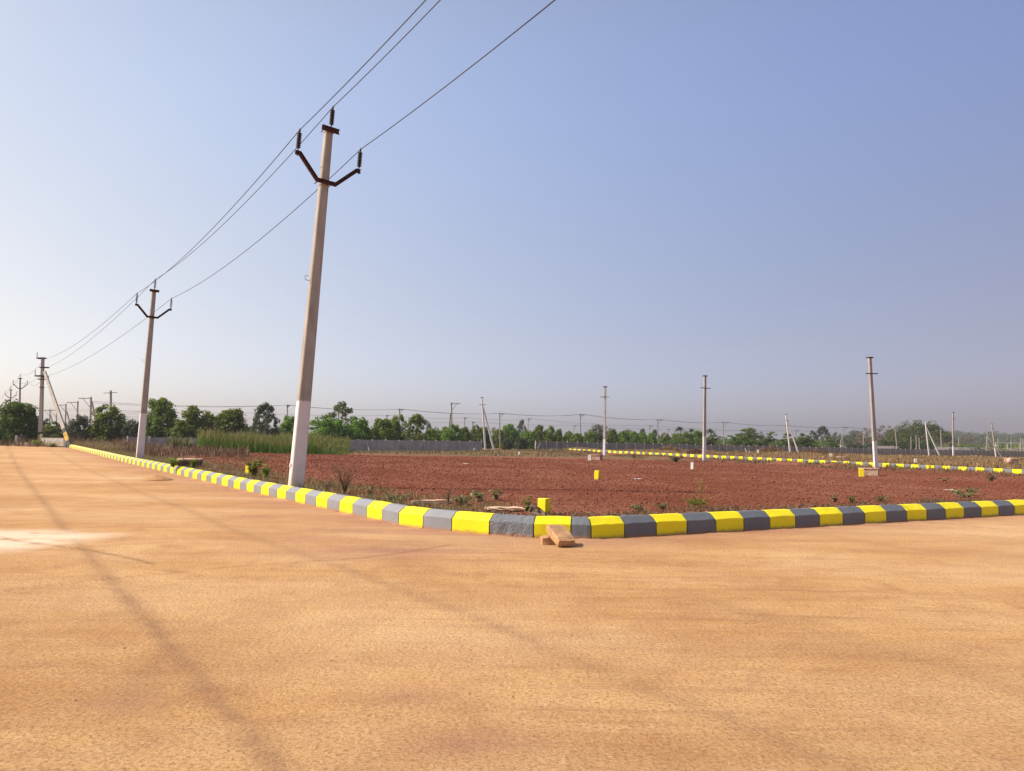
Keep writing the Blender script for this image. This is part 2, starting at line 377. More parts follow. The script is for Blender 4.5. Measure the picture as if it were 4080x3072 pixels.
def dist_polyline(X, Y, poly):
    d = np.full(X.shape, 1e9)
    for (ax, ay), (bx, by) in zip(poly[:-1], poly[1:]):
        vx, vy = bx - ax, by - ay; L = vx * vx + vy * vy + 1e-9
        t = np.clip(((X - ax) * vx + (Y - ay) * vy) / L, 0, 1)
        d = np.minimum(d, np.hypot(X - ax - t * vx, Y - ay - t * vy))
    return d

# posts of the two precast walls
def wall1_pt(j):
    D = 98 * (1 + 0.0156 * j); xp = (-664.3 + 47.8 * j) / (1 + 0.0156 * j); return Vec((xp / F_PX * D, D, -0.22 + 0.006 * j))
def wall2_pt(j):
    D = 123 * (1 + 0.00955 * j); xp = (96.8 + 44.35 * j) / (1 + 0.00955 * j); return Vec((xp / F_PX * D, D, -0.06 - 0.0088 * j))

ctrl = []
for i in range(0, len(path), 4):
    q = path[i] + nrm[i] * 0.3; ctrl.append((q.x, q.y, q.z + 0.265))
for i in range(0, len(far_path), 12):
    q = far_path[i]; ctrl.append((q.x, q.y, q.z)); ctrl.append((q.x + 1.5, q.y + .4, q.z + 0.15))
for j in (-12, -4, 0, 5, 11): ctrl.append(tuple(wall1_pt(j)))
for j in (0, 15, 30, 50, 78, 95): ctrl.append(tuple(wall2_pt(j)))
BASES = [(2380, 1911, 25.7), (2760, 1868, 42), (2068, 1814.6, 75), (3433, 1903, 39), (3460, 1895, 42), (2380, 1833, 60), (2405, 1821, 84),
         (2805, 1846, 70), (3492.5, 1872, 53), (1934, 1791.6, 117), (1968, 1791.6, 117.5), (3148, 1801, 150), (3800, 1826.7, 130), (3702, 1817, 172),
         (3968, 1821, 165), (560, 1820, 36), (1000, 1815, 60), (1700, 1818, 64), (3900, 1960, 24), (150, 1764, 72), (20, 1775, 70), (450, 1795, 52), (360, 1758, 110), (3000, 1985, 17.5)]
for b in BASES: ctrl.append(tuple(at(*b)))
for a in np.linspace(-70, 80, 12):
    for rr in (420, 900, 2500): ctrl.append((rr * math.sin(R(a)), rr * math.cos(R(a)), -1.2))
C = np.array(ctrl)
KX = np.array([[p.x + n_.x * .2, p.y + n_.y * .2] for p, n_ in zip(path, nrm)])
FARX = np.array([[p.x, p.y, p.z] for p in far_path])
def field_z(X, Y):
    """smooth inverse-distance surface through the control heights, tied to both kerb lines"""
    X = np.asarray(X, float); Y = np.asarray(Y, float); sh = X.shape; x = X.ravel(); y = Y.ravel(); out = np.empty(x.shape)
    for i in range(0, len(x), 20000):
        s = slice(i, i + 20000)
        w = (np.hypot(x[s][:, None] - C[:, 0][None], y[s][:, None] - C[:, 1][None]) ** 2 + 4.0) ** -1.6
        z = (w @ C[:, 2]) / w.sum(1)
        k = np.hypot(x[s][:, None] - KX[::2, 0][None], y[s][:, None] - KX[::2, 1][None]).min(1)
        u = np.clip((k - 0.3) / 4.0, 0, 1); u = u * u * (3 - 2 * u)
        z = (road_z(x[s], y[s]) + 0.268) * (1 - u) + z * u
        df = np.hypot(x[s][:, None] - FARX[:, 0][None], y[s][:, None] - FARX[:, 1][None]); im = df.argmin(1); dm = df.min(1)
        u = np.clip((dm - 0.6) / 3.5, 0, 1); u = u * u * (3 - 2 * u)
        out[s] = FARX[im, 2] * (1 - u) + z * u
    return out.reshape(sh)
def fz(x, y): return float(field_z(np.array([x]), np.array([y]))[0])
def base_at(px, D, dz=0.0):
    """ground point in image column px at depth D"""
    p = at(px, 1780, D)
    for _ in range(4):
        z = fz(p.x, p.y); r = CAM.lerp(p, 1)
        # move along the column so that the roll is honoured
        q1, q0 = at(px, 1780, D), at(px, 1700, D); u = (z - q0.z) / (q1.z - q0.z); p = q0 + (q1 - q0) * u
    return Vec((p.x, p.y, p.z + dz))

def vnoise(X, Y, sc, seed=0, octv=3):
    out = np.zeros(X.size); x = X.ravel(); y = Y.ravel()
    for i in range(x.size):
        a, f, s = 1.0, sc, 0.0
        for _ in range(octv):
            s += a * mnoise.noise((x[i] * f, y[i] * f, seed)); a *= 0.5; f *= 2.1
        out[i] = s
    return out.reshape(X.shape)

az_path = np.arctan2(P2[:, 0], P2[:, 1]); r_path = np.hypot(P2[:, 0], P2[:, 1])
AZ_L, AZ_R = az_path[0], az_path[-1]
back = np.array([[ (path[i] + nrm[i] * 0.16).x, (path[i] + nrm[i] * 0.16).y] for i in range(len(path))])
az_b = np.arctan2(back[:, 0], back[:, 1]); r_b = np.hypot(back[:, 0], back[:, 1])

def grid_faces(na, nr):
    i, j = np.meshgrid(np.arange(na - 1), np.arange(nr - 1), indexing='ij')
    a = i * nr + j
    return np.stack([a, a + 1, a + nr + 1, a + nr], -1).reshape(-1, 4)

# ------------------------------------------------------------------ road sheet
E0, E1 = np.array([-38.0, 64.3]), np.array([-70.0, 78.5])
def road_rmax(az):
    out = np.interp(az, az_path, r_path + 0.06)
    s, c = np.sin(az), np.cos(az)
    ex, ey = E1 - E0
    den = s * ey - c * ex
    t = (E0[0] * ey - E0[1] * ex) / np.where(np.abs(den) < 1e-6, 1e-6, den)
    t = np.where((t > 0) & (t < 130), t, 130)
    return np.where(az < AZ_L, t, np.where(az > AZ_R, 40.0, out))
az_r = np.concatenate([np.linspace(R(-179.9), R(-52), 60), np.linspace(R(-51.8), R(47), 520), np.linspace(R(48), R(179.9), 60)])
u = np.linspace(0, 1, 330)
rm = road_rmax(az_r)
Rr = 0.25 * (rm[:, None] / 0.25) ** (u[None] ** 0.75)
X = Rr * np.sin(az_r)[:, None]; Y = Rr * np.cos(az_r)[:, None]
Zr = road_z(X, Y)
def img_poly(pts): return [tuple(onz(x, y, 0.0).to_2d()) for x, y in pts]
z8 = lambda pts: [(x * 0.3617, 1700 + y * 0.3617) for x, y in pts]
lo = lambda pts: [(x * 0.9222, 2000 + y * 0.9222) for x, y in pts]
hi = lambda pts: [(2040 + x * 0.9222, 2000 + y * 0.9222) for x, y in pts]
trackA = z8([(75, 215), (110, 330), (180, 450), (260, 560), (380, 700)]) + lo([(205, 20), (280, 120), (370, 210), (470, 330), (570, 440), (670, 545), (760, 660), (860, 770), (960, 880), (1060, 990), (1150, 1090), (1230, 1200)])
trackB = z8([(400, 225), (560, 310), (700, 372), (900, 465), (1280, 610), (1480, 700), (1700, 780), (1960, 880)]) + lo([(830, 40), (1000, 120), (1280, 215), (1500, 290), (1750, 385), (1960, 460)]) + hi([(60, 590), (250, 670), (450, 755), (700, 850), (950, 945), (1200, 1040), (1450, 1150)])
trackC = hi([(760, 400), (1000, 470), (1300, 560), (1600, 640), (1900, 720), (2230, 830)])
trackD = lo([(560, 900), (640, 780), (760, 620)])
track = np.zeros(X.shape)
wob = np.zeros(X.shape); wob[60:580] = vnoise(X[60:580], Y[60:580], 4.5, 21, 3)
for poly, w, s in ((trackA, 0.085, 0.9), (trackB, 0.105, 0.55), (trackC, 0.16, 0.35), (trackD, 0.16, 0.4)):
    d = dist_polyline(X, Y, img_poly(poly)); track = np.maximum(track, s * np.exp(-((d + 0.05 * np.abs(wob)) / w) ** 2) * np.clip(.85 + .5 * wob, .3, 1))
groove = np.zeros(X.shape)
for poly, w, s in ((z8([(0, 1215), (150, 1250), (330, 1275), (520, 1300), (760, 1325), (1000, 1365), (1250, 1410), (1450, 1450), (1700, 1510)]), 0.035, 0.9), (lo([(1480, 250), (1700, 225), (1950, 185)]), 0.04, 0.8), (lo([(0, 385), (300, 350), (700, 310), (1000, 280), (1500, 245)]), 0.03, 0.5)):
    d = dist_polyline(X, Y, img_poly(poly)); groove = np.maximum(groove, s * np.exp(-(d / w) ** 2))
pp = np.array(img_poly([(-300, 2110), (180, 2112), (300, 2118), (480, 2126), (420, 2140), (250, 2170), (60, 2195), (-300, 2215)]))
def inside(X, Y, P):
    r = np.zeros(X.shape, bool); n = len(P)
    for i in range(n):
        (x1, y1), (x2, y2) = P[i], P[(i + 1) % n]
        r ^= ((y1 > Y) != (y2 > Y)) & (X < (x2 - x1) * (Y - y1) / (y2 - y1 + 1e-12) + x1)
    return r
ed = dist_polyline(X, Y, [tuple(q) for q in pp] + [tuple(pp[0])])
pale = np.where(inside(X, Y, pp), np.clip(0.45 + ed * 1.6, 0, 1), np.clip(0.45 - ed * 1.8, 0, 1))
kd = dist_polyline(X, Y, [tuple(q) for q in P2[::2]])
soil = np.clip(1.15 * np.exp(-(kd / np.where(X < 0, 1.0, 0.7)) ** 1.3), 0, 1)
for (px, py, rad, s) in ((1250, 2150, 0.9, 0.8), (1600, 2190, 1.5, 0.95), (1420, 2110, 1.1, 0.9), (1000, 2062, 0.6, 1.0), (1380, 2040, 1.3, 0.7), (2980, 2325, 0.35, 0.8), (2400, 2160, 1.0, .7), (1650, 2780, 0.35, 0.7), (1850, 2980, 0.35, 0.7), (500, 2800, 0.3, .5), (3300, 2100, 1.5, .6)):
    q = onz(px, py, 0); soil = np.maximum(soil, s * np.exp(-((X - q.x) ** 2 + ((Y - q.y) * 1.6) ** 2) / rad ** 2))
Zr = Zr - 0.006 * groove
kn = vnoise(X[60:580], Y[60:580], 2.2, 12, 3)
Zr[60:580] += np.clip(0.004 + 0.03 * kn, 0, 0.03) * np.exp(-np.maximum(kd[60:580] - 0.02, 0) / 0.13)
far_fade = np.clip(1 - Rr / 80, 0, 1)
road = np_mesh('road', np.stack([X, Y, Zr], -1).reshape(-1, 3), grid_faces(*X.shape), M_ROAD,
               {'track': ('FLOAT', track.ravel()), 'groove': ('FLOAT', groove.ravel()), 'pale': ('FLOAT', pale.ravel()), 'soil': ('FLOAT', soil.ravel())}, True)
tag(road, 'dusty orange concrete road junction marked by dark curving tyre tracks', 'road', kind='structure')

# ------------------------------------------------------------------ red field inside the kerbs
azf = np.linspace(AZ_L + 0.001, AZ_R - 0.001, 560)
rb = np.interp(azf, az_b, r_b)
uf = np.linspace(0, 1, 300)
rend = np.full(azf.shape, 150.0)
Rf = 1.0 / ((1 - uf[None]) / rb[:, None] * 1.0 + uf[None] / rend[:, None])
Rf = 0.5 * Rf + 0.5 * rb[:, None] * (rend / rb)[:, None] ** uf[None]
Xf = Rf * np.sin(azf)[:, None]; Yf = Rf * np.cos(azf)[:, None]
Zf = field_z(Xf, Yf)
kdf = dist_polyline(Xf, Yf, [tuple(q) for q in P2[::2]]); fdf = dist_polyline(Xf, Yf, [(p.x, p.y) for p in far_path[::4]])
n1 = vnoise(Xf, Yf, 0.35, 3, 3); n2 = vnoise(Xf, Yf, 1.6, 9, 2); n3 = vnoise(Xf, Yf, 5.0, 4, 2)
amp = np.clip(kdf / 0.8, 0.15, 1.0)
bank = np.exp(-((fdf - 2.2) / 1.7) ** 2) * (0.02 + 0.20 * np.clip(n1 + 0.05, 0, 1))
Zf += amp * (0.022 * n1 + 0.012 * n2 + 0.012 * n3) + bank * np.clip(fdf / 0.9, 0, 1)
Zf += np.clip((fdf - 2.5) / 3, 0, 1) * np.where((Xf > np.interp(Yf, [p.y for p in far_path][::-1], [p.x for p in far_path][::-1])) & (Yf < 150), 1, 0) * np.clip(vnoise(Xf, Yf, 0.16, 17, 2) + .1, 0, .8) * 0.55
# dry-grass share of the surface
wl = np.array([[wall1_pt(j).x, wall1_pt(j).y] for j in (-14, 0, 11)] + [[wall2_pt(0).x, wall2_pt(0).y], [wall2_pt(78).x, wall2_pt(78).y]])
behind_far = np.zeros(Xf.shape)
fx = np.interp(Yf, [p.y for p in far_path][::-1], [p.x for p in far_path][::-1])
behind_far = np.where((Xf > fx + 0.3) & (Yf < 101), 1.0, 0.0)
behind_far = np.maximum(behind_far, np.where((Yf > 101), np.clip((Yf - 80) / 20, 0, 1), 0))
zone = np.clip((Yf - 60) / 10, 0, 1) * np.clip(fdf / 5 - 0.25, 0.25, 0.8)
zone = np.maximum(zone, behind_far)
zone = np.maximum(zone, 0.75 * np.exp(-(kdf / np.where(Xf < 0, 1.1, 0.55)) ** 2))
leftw = np.clip((-Xf - 6.0 - 0.10 * Yf) / 2.5, 0, 1) * np.clip((Yf - 22) / 8, 0, 1) * np.clip(1.2 - (kdf - 6.0) / 6, 0, 1)
zone = np.maximum(zone, leftw * 0.55)
zone = np.maximum(zone, np.where(behind_far > 0, 0, 0.62 * np.exp(-((fdf - 5.5) / 4.0) ** 2) * np.clip(n1 * 1.6 + .6, 0, 1)))
field = np_mesh('red_soil_field', np.stack([Xf, Yf, Zf], -1).reshape(-1, 3), grid_faces(*Xf.shape), M_FIELD, {'zone': ('FLOAT', zone.ravel())}, True)
tag(field, 'tilled red soil plot enclosed by the yellow and grey kerbs', 'field', kind='structure')

# surface height of the field with its lumps (for standing things on it)
from mathutils.bvhtree import BVHTree
bvh_f = BVHTree.FromPolygons([tuple(v) for v in np.stack([Xf, Yf, Zf], -1).reshape(-1, 3)], grid_faces(*Xf.shape).tolist())
def gz(x, y):
    h = bvh_f.ray_cast(Vec((x, y, 60)), Vec((0, 0, -1)))
    return h[0].z if h[0] is not None else fz(x, y) - 0.03

# ------------------------------------------------------------------ surrounding ground to the horizon
azg = np.concatenate([np.linspace(R(-179.9), R(-56), 50), np.linspace(R(-55), AZ_L, 120), np.linspace(AZ_L + 0.0005, AZ_R, 120), np.linspace(AZ_R + 0.001, R(179.9), 80)])
rs = np.where((azg > AZ_L) & (azg <= AZ_R), 148.5, np.minimum(road_rmax(azg), 129))
ug = np.linspace(0, 1, 90)
Rg = rs[:, None] * (4500 / rs)[:, None] ** ug[None]
Xg = Rg * np.sin(azg)[:, None]; Yg = Rg * np.cos(azg)[:, None]
Zg = field_z(Xg, Yg) - 0.03
edge = np.clip((Rg - rs[:, None]) / 1.2, 0, 1)
Zg = np.where(((azg > AZ_L) & (azg <= AZ_R))[:, None], Zg, (road_z(Xg, Yg) - 0.05) * (1 - edge) + Zg * edge)
Zg = np.where((azg > AZ_R)[:, None] | (azg < R(-90))[:, None], -0.05, Zg)
Zg += 0.05 * vnoise(Xg, Yg, 0.3, 5, 2) * np.clip(edge, 0, 1)
ground = np_mesh('ground', np.stack([Xg, Yg, Zg], -1).reshape(-1, 3), grid_faces(*Xg.shape), M_GROUND, None, True)
tag(ground, 'dry brown open ground stretching out to the horizon', 'ground', kind='structure')
bvh_g = BVHTree.FromPolygons([tuple(v) for v in np.stack([Xg, Yg, Zg], -1).reshape(-1, 3)], grid_faces(*Xg.shape).tolist())
def gnd(x, y):
    h = bvh_f.ray_cast(Vec((x, y, 60)), Vec((0, 0, -1)))
    if h[0] is None: h = bvh_g.ray_cast(Vec((x, y, 60)), Vec((0, 0, -1)))
    return h[0].z if h[0] is not None else fz(x, y)

# ------------------------------------------------------------------ kerb stones (each one its own object)
PROF = [(0.0, -0.06), (0.0, 0.06), (0.0, 0.206), (0.005, 0.215), (0.118, 0.298), (0.132, 0.306), (0.215, 0.308), (0.225, 0.29), (0.225, -0.06)]
def kerb_stone(a, b, na, nb, mat, prof, gap=0.010, nl=5, rough=0.0025):
    L = (b - a).length; mid = (a + b) / 2
    m = MB(); rings = []
    for k in range(nl + 1):
        t = (gap + (L - 2 * gap) * k / nl) / L
        p = a.lerp(b, t); n = na.lerp(nb, t).normalized(); e = 0.004 if k in (0, nl) else 0.0
        rings.append([p + n * (d + (e if d < 0.1 else -e)) + Vec((0, 0, z - (e if z > 0 else 0))) + Vec([random.uniform(-rough, rough) for _ in range(3)]) - mid for d, z in prof])
    m.loft(rings)
    o = m.build('kerb_stone', mat); o.location = mid
    return o
cy = cg = 0
i_corner = n_left + 2
seqL, seqR = {'y': [], 'g': []}, {'y': [], 'g': []}
for i in range(len(path) - 1):
    if path[i].x > 16.5: break
    c = cols[i]
    o = kerb_stone(path[i], path[i + 1], nrm[i], nrm[i + 1], {'y': M_YEL, 'g': M_GREY if i < n_left + 2 else M_GREYDK, 'G': M_GREYR}[c], PROF, rough=0.009 if c == 'G' else 0.0025, nl=10 if c == 'G' else 5)
    if c == 'G': tag(o, 'rough textured dark grey kerb stone at the rounded corner', 'kerb stone', 'kerb stones along the junction')
    elif i < i_corner: seqL[c].append(o)
    else: seqR[c].append(o)
for c, nm in (('y', 'bright yellow'), ('g', 'light grey')):
    s = seqL[c][::-1]
    for k, o in enumerate(s):
        if k < 26: lb = '%s %s kerb stone leftwards from the rough grey corner stone' % (ordinal(k + 1), nm)
        else: lb = '%s %s kerb stone from the far left end by the leaning strut' % (ordinal(len(s) - k), nm)
        tag(o, lb, 'kerb stone', 'kerb stones along the junction')
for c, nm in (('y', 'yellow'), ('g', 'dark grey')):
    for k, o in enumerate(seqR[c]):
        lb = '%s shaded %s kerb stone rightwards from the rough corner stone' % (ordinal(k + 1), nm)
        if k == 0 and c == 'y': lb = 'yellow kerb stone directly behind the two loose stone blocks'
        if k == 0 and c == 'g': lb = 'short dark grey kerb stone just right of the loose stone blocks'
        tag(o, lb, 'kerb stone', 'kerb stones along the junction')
PROF_B = [(0.0, -0.15), (0.0, 0.15), (0.003, 0.295), (0.02, 0.31), (0.10, 0.312), (0.13, 0.30), (0.22, 0.20), (0.22, -0.15)]
fn = []
for i in range(len(far_path)):
    d = (far_path[min(i + 1, len(far_path) - 1)] - far_path[max(i - 1, 0)]); d.z = 0; d.normalize(); fn.append(Vec((-d.y, d.x, 0)))
nfar = len(far_path) - 1
for i in range(nfar):
    y = i % 2 == 0
    o = kerb_stone(far_path[i], far_path[i + 1], fn[i], fn[i + 1], M_YEL if y else M_GREYF, PROF_B, 0.006, 2, 0.006)
    k = i // 2 + 1; nm = 'yellow' if y else 'grey'; tot = 49
    if k <= 25: lb = '%s %s stone of the distant kerb, from its far left end' % (ordinal(k), nm)
    else: lb = '%s %s stone of the distant kerb, back from the right picture edge' % (ordinal(max(1, tot + 1 - k)), nm)
    if k > tot: lb = '%s distant kerb stone running out past the right picture edge' % nm
    tag(o, lb, 'kerb stone', 'kerb stones of the distant kerb')

# ------------------------------------------------------------------ poles
LINE = Vec((-0.575, 0.818, 0)).normalized(); UP = Vec((0, 0, 1))
ARM = Vec((LINE.y, -LINE.x, 0))          # (0.818, 0.575): across the line
def pole_root(name, label, base, top, u, group=None):
    z = (top - base).normalized(); x = (u - z * u.dot(z)).normalized(); y = z.cross(x)
    M = Matrix((x, y, z)).transposed()
    return thing(name, label, 'utility pole', base, group, M.to_quaternion()), (top - base).length, M
def shaft(root, H, wx0, wx1, wy, bands, name='shaft', sub=0.6):
    """tapered rectangular concrete shaft; bands = [(z_top, material)]"""
    if len(bands) == 2 and bands[0][1] is M_WHITE and bands[1][1] is M_POLE:
        k = round(bands[0][0], 2); PW[k] = PW.get(k) or mat_pole(k); bands = [(bands[0][0], PW[k]), (H, PW[k])]
    m = MB(); mats = []; z0 = -sub
    for zt, mt in bands:
        if mt not in mats: mats.append(mt)
        n = 4
        def ring(z):
            k = max(0, z) / H; a = wx0 + (wx1 - wx0) * k; c = 0.02
            hx, hy = a / 2, wy / 2
            return [Vec((sx * (hx - dx), sy * (hy - dy), z)) for sx, sy, dx, dy in ((-1, -1, c, 0), (1, -1, c, 0), (1, -1, 0, c), (1, 1, 0, c), (1, 1, c, 0), (-1, 1, c, 0), (-1, 1, 0, c), (-1, -1, 0, c))]
        zs = [z0 + (zt - z0) * i / n for i in range(n + 1)]
        m.loft([ring(z) for z in zs], True, True, mats.index(mt)); z0 = zt
    return m.build(name, mats, root)
def insulator(root, x, y, z, s=1.0):
    m = MB(); m.lathe([(0.012 * s, -0.14 * s), (0.012 * s, 0.0), (0.02 * s, 0.03 * s)], 8)
    for k in range(8):
        b = (0.05 + k * 0.043) * s
        m.lathe([(0.013 * s, b - 0.02 * s), (0.016 * s, b - 0.008 * s), (0.054 * s, b - 0.006 * s), (0.050 * s, b + 0.003 * s), (0.015 * s, b + 0.009 * s), (0.013 * s, b + 0.024 * s)], 10)
    m.lathe([(0.018 * s, 0.38 * s), (0.022 * s, 0.40 * s), (0.022 * s, 0.44 * s), (0.012 * s, 0.46 * s)], 8)
    o = m.build('insulator', M_DARK, root, True); o.location = (x, y, z); return o
def bar(m, a, b, w, h):
    a, b = Vec(a), Vec(b); d = (b - a).normalized(); s = Vec((0, 1, 0)); n = s.cross(d).normalized()
    m.loft([[p + s * (sx * w / 2) + n * (sn * h / 2) for sx, sn in ((-1, -1), (1, -1), (1, 1), (-1, 1))] for p in (a, b)])
def strip(m, pts, y0, y1, o0, o1):
    P = [Vec((x, z)) for x, z in pts]; N = []
    for i in range(len(P)):
        ds = [(P[k + 1] - P[k]).normalized() for k in (i - 1, i) if 0 <= k < len(P) - 1]
        d = sum(ds, Vec((0, 0))).normalized(); c = max(.5, d.dot(ds[0])); N.append(Vec((-d.y, d.x)) / c)
    m.loft([[Vec((p.x + q.x * o, y, p.y + q.y * o)) for y, o in ((y0, o0), (y1, o0), (y1, o1), (y0, o1))] for p, q in zip(P, N)])
def vee_pole(label, base, top, wb, white_to, hook=True, near=False):
    root, H, M = pole_root('utility_pole', label, base, top, ARM, 'overhead line poles beside the left road')
    shaft(root, H, wb, 0.18, 0.20, [(white_to, M_WHITE), (H, M_POLE)])
    # channel on the pole's near side
    y = -0.135
    m = MB(); zc = H - 1.36
    pts = [(-0.81, zc + 0.52), (-0.70, zc + 0.52), (-0.23, zc), (0.24, zc), (0.75, zc + 0.50), (0.86, zc + 0.50)]
    th = 0.095
    strip(m, pts, y - 0.006, y + 0.006, -th / 2, th / 2)
    for sg in (1, -1): strip(m, pts, y - 0.056, y - 0.0062, sg * (th / 2 - 0.005) - 0.005, sg * (th / 2 - 0.005) + 0.005)
    for bx in (-0.17, 0.17): m.tube([(bx, y - 0.05, zc), (bx, 0.16, zc)], 0.012, 6)
    ca = m.build('crossarm', M_STEEL, root)
    m = MB(); zt = H - 0.03
    bar(m, (-0.22, y, zt), (0.22, y, zt), 0.012, 0.11)
    for sg in (1, -1): bar(m, (-0.22, y - 0.028, zt + sg * 0.055), (0.22, y - 0.028, zt + sg * 0.055), 0.056, 0.010)
    m.tube([(-0.13, y - 0.05, zt), (-0.13, 0.15, zt)], 0.012, 6); m.tube([(0.13, y - 0.05, zt), (0.13, 0.15, zt)], 0.012, 6)
    tb = m.build('top_bracket', M_STEEL, root)
    tips = []
    for x, z in ((-0.755, zc + 0.60), (0.0, H + 0.06), (0.805, zc + 0.58)):
        insulator(tb if x == 0.0 else ca, x, y - 0.03, z, 1.12); tips.append(M @ Vec((x, y - 0.03, z + 0.485)) + base)
    if hook:
        m = MB(); hx = -(wb * 0.5 - 0.02); hz = H * 0.565
        m.tube([(hx + 0.02, 0, hz), (hx - 0.09, 0, hz + 0.01), (hx - 0.10, 0, hz + 0.10), (hx - 0.02, 0, hz + 0.11)], 0.008, 5)
        m.build('wire_hook', M_GALV, root)
        m = MB(); m.box((-(wb * 0.5) - 0.012, 0, H * 0.03 + 0.25), (0.03, 0.05, 0.09)); m.build('step_clip', M_WHITE, root)
    return tips, root
b1, t1 = at(1179, 1942, 17.6), at(1309, 520, 17.75)
tipsP1, r1 = vee_pole('nearest tall concrete pole with white base and rusty V crossarm', b1, t1, 0.335, 2.05, True, True)
b2, t2 = at(557, 1822, 36.3), at(613.5, 1158, 36.4)
tipsP2, r2 = vee_pole('second pole along left kerb, white base, V crossarm', b2, t2, 0.335, 2.15)
def bx(px, py, D): return at(px, py, D)
b4 = base_at(76, 98); t4 = at(80.5, 1507, 98)
tipsP4, r4 = vee_pole('V crossarm pole rising behind the big left bush, nearer of two', b4, t4, 0.30, 0.5, False)
b5 = base_at(38, 122); t5 = at(43.4, 1553, 122)
tipsP5, r5 = vee_pole('smallest V crossarm pole behind the big left bush, at far left', b5, t5, 0.30, 0.5, False)

# anchor pole with strut at the end of the left road
b3, t3 = at(160.6, 1766, 72), at(170.5, 1428, 72)
r3, H3, M3 = pole_root('utility_pole', 'anchor pole with leaning strut and several dark clamps at road end', b3, t3, Vec((1, 0.1, 0)).normalized(), 'overhead line poles beside the left road')
sc3 = H3 / 328.0
shaft(r3, H3, 0.36, 0.24, 0.24, [(0.10 * H3, M_OCHRE), (0.13 * H3, M_BLACK), (H3, M_POLE)])
def clamp(z, x0, x1, h=0.10):
    m = MB(); bar(m, (x0, -0.16, z), (x1, -0.16, z), 0.08, h); bar(m, (x0, 0.16, z), (x1, 0.16, z), 0.08, h); m.build('clamp', M_DARK, r3)
clamp(H3 + 0.02, -0.50, 0.26, 0.13); clamp(H3 - 0.9, -0.22, 0.55); clamp(H3 - 1.72, -0.62, 0.12, 0.12); clamp(H3 - 1.82, 0.0, 0.55); clamp(H3 - 2.05, -0.30, 0.20); clamp(H3 * 0.655, -0.19, 0.19, 0.05)
insulator(r3, -0.45, -0.16, H3 + 0.12, 1.1); insulator(r3, -0.58, -0.16, H3 - 1.62, 1.1)
def strut(root, M, base, a, b, w0, w1, bands):
    """leaning prop from foot a to head b (world), part of the pole"""
    Mi = M.inverted(); A_, B_ = Mi @ (a - base), Mi @ (b - base)
    d = (B_ - A_); L = d.length; z = d.normalized(); y = Vec((0, 1, 0)); x = y.cross(z).normalized(); y = z.cross(x)
    m = MB(); mats = []; p = -0.04
    for f, mt in bands:
        if mt not in mats: mats.append(mt)
        rings = []
        for q in (p, f):
            c = A_ + d * q; w = w0 + (w1 - w0) * max(0, q)
            rings.append([c + x * (sx * w / 2) + y * (sy * 0.09) for sx, sy in ((-1, -1), (1, -1), (1, 1), (-1, 1))])
        m.loft(rings, True, True, mats.index(mt)); p = f
    m.build('strut', mats, root)
strut(r3, M3, b3, at(279, 1781, 64.6), at(178, 1481, 71.6), 0.36, 0.22, [(0.075, M_BLACK), (0.17, M_OCHRE), (0.22, M_BLACK), (1.0, M_POLE)])

def tee_pole(label, base, top, white_to, wb=0.30, arm=1.05, u=None, st=None, group='bare poles along the distant kerb', cap=True, name='utility_pole', whole=None, armz=None):
    u = u or Vec((0.95, 0.3, 0)).normalized()
    root, H, M = pole_root(name, label, base, top, u, group)
    shaft(root, H, wb, wb * 0.68, 0.17, [(white_to, M_WHITE), (H, whole or M_POLE)] if white_to > 0 else [(H, whole or M_POLE)])
    if arm:
        m = MB(); z = H - (armz or 0.155 * H * (7.5 / max(H, 7.5))); bar(m, (-arm / 2, -0.12, z), (arm / 2, -0.12, z), 0.07, 0.07); m.build('crossarm', M_GALV, root)
    if cap:
        m = MB(); bar(m, (-0.2, -0.11, H), (0.22, -0.11, H), 0.05, 0.09); bar(m, (-0.2, 0.11, H), (0.22, 0.11, H), 0.05, 0.09); m.build('top_bracket', M_STEEL, root)
    if st: strut(root, M, base, st[0], st[1], 0.26, 0.2, [(1.0, whole or M_POLE)])
    return root, H, M
tee_pole('tall bare pole standing just right of the concrete box on red soil', at(2407, 1821, 84), at(2411.5, 1541, 84), 2.0, u=Vec((0.9, -0.42, 0)).normalized())
tee_pole('tall bare pole in front of the middle of the distant kerb', at(2806, 1846, 70), at(2809, 1498, 70), 2.5, 0.33, u=Vec((0.95, 0.3, 0)).normalized())
tee_pole('tallest bare pole on the right, leaning left above a concrete box', at(3491, 1872, 53), at(3465, 1425, 53), 2.05, 0.33, u=Vec((0.95, 0.28, 0)).normalized())
tee_pole('upright thin pole on straw ground, right of the big spreading tree', at(3799, 1827, 130), at(3797, 1643, 130), 2.2, 0.32, 0.9)
tee_pole('strutted bare pole before the big spreading tree', at(3702, 1817, 172), at(3686.7, 1681, 172), 0.5, 0.32, 0, st=(at(3744.4, 1817.5, 172), at(3690, 1701, 172)), cap=False, whole=M_WHITE)
tee_pole('leaning white pole with crossed strut nearest the right picture edge', at(3969, 1822, 165), at(3951, 1688, 165), 2.0, 0.32, 0.8, st=(at(3992.5, 1821.5, 166), at(3938, 1742, 166)))
tee_pole('strutted bare pole at the right end of the first grey wall', at(1934, 1792, 117), at(1920, 1584, 117), 2.4, 0.30, 1.1, st=(at(1968, 1792, 117.5), at(1924.5, 1621, 117)), whole=M_WHITE)
tee_pole('strutted bare pole before the low feathery trees and long wall', at(3148, 1801, 150), at(3131, 1652, 150), 2.0, 0.34, 1.0, st=(at(3181.4, 1805, 150), at(3136.5, 1676, 150)), whole=M_WHITE)

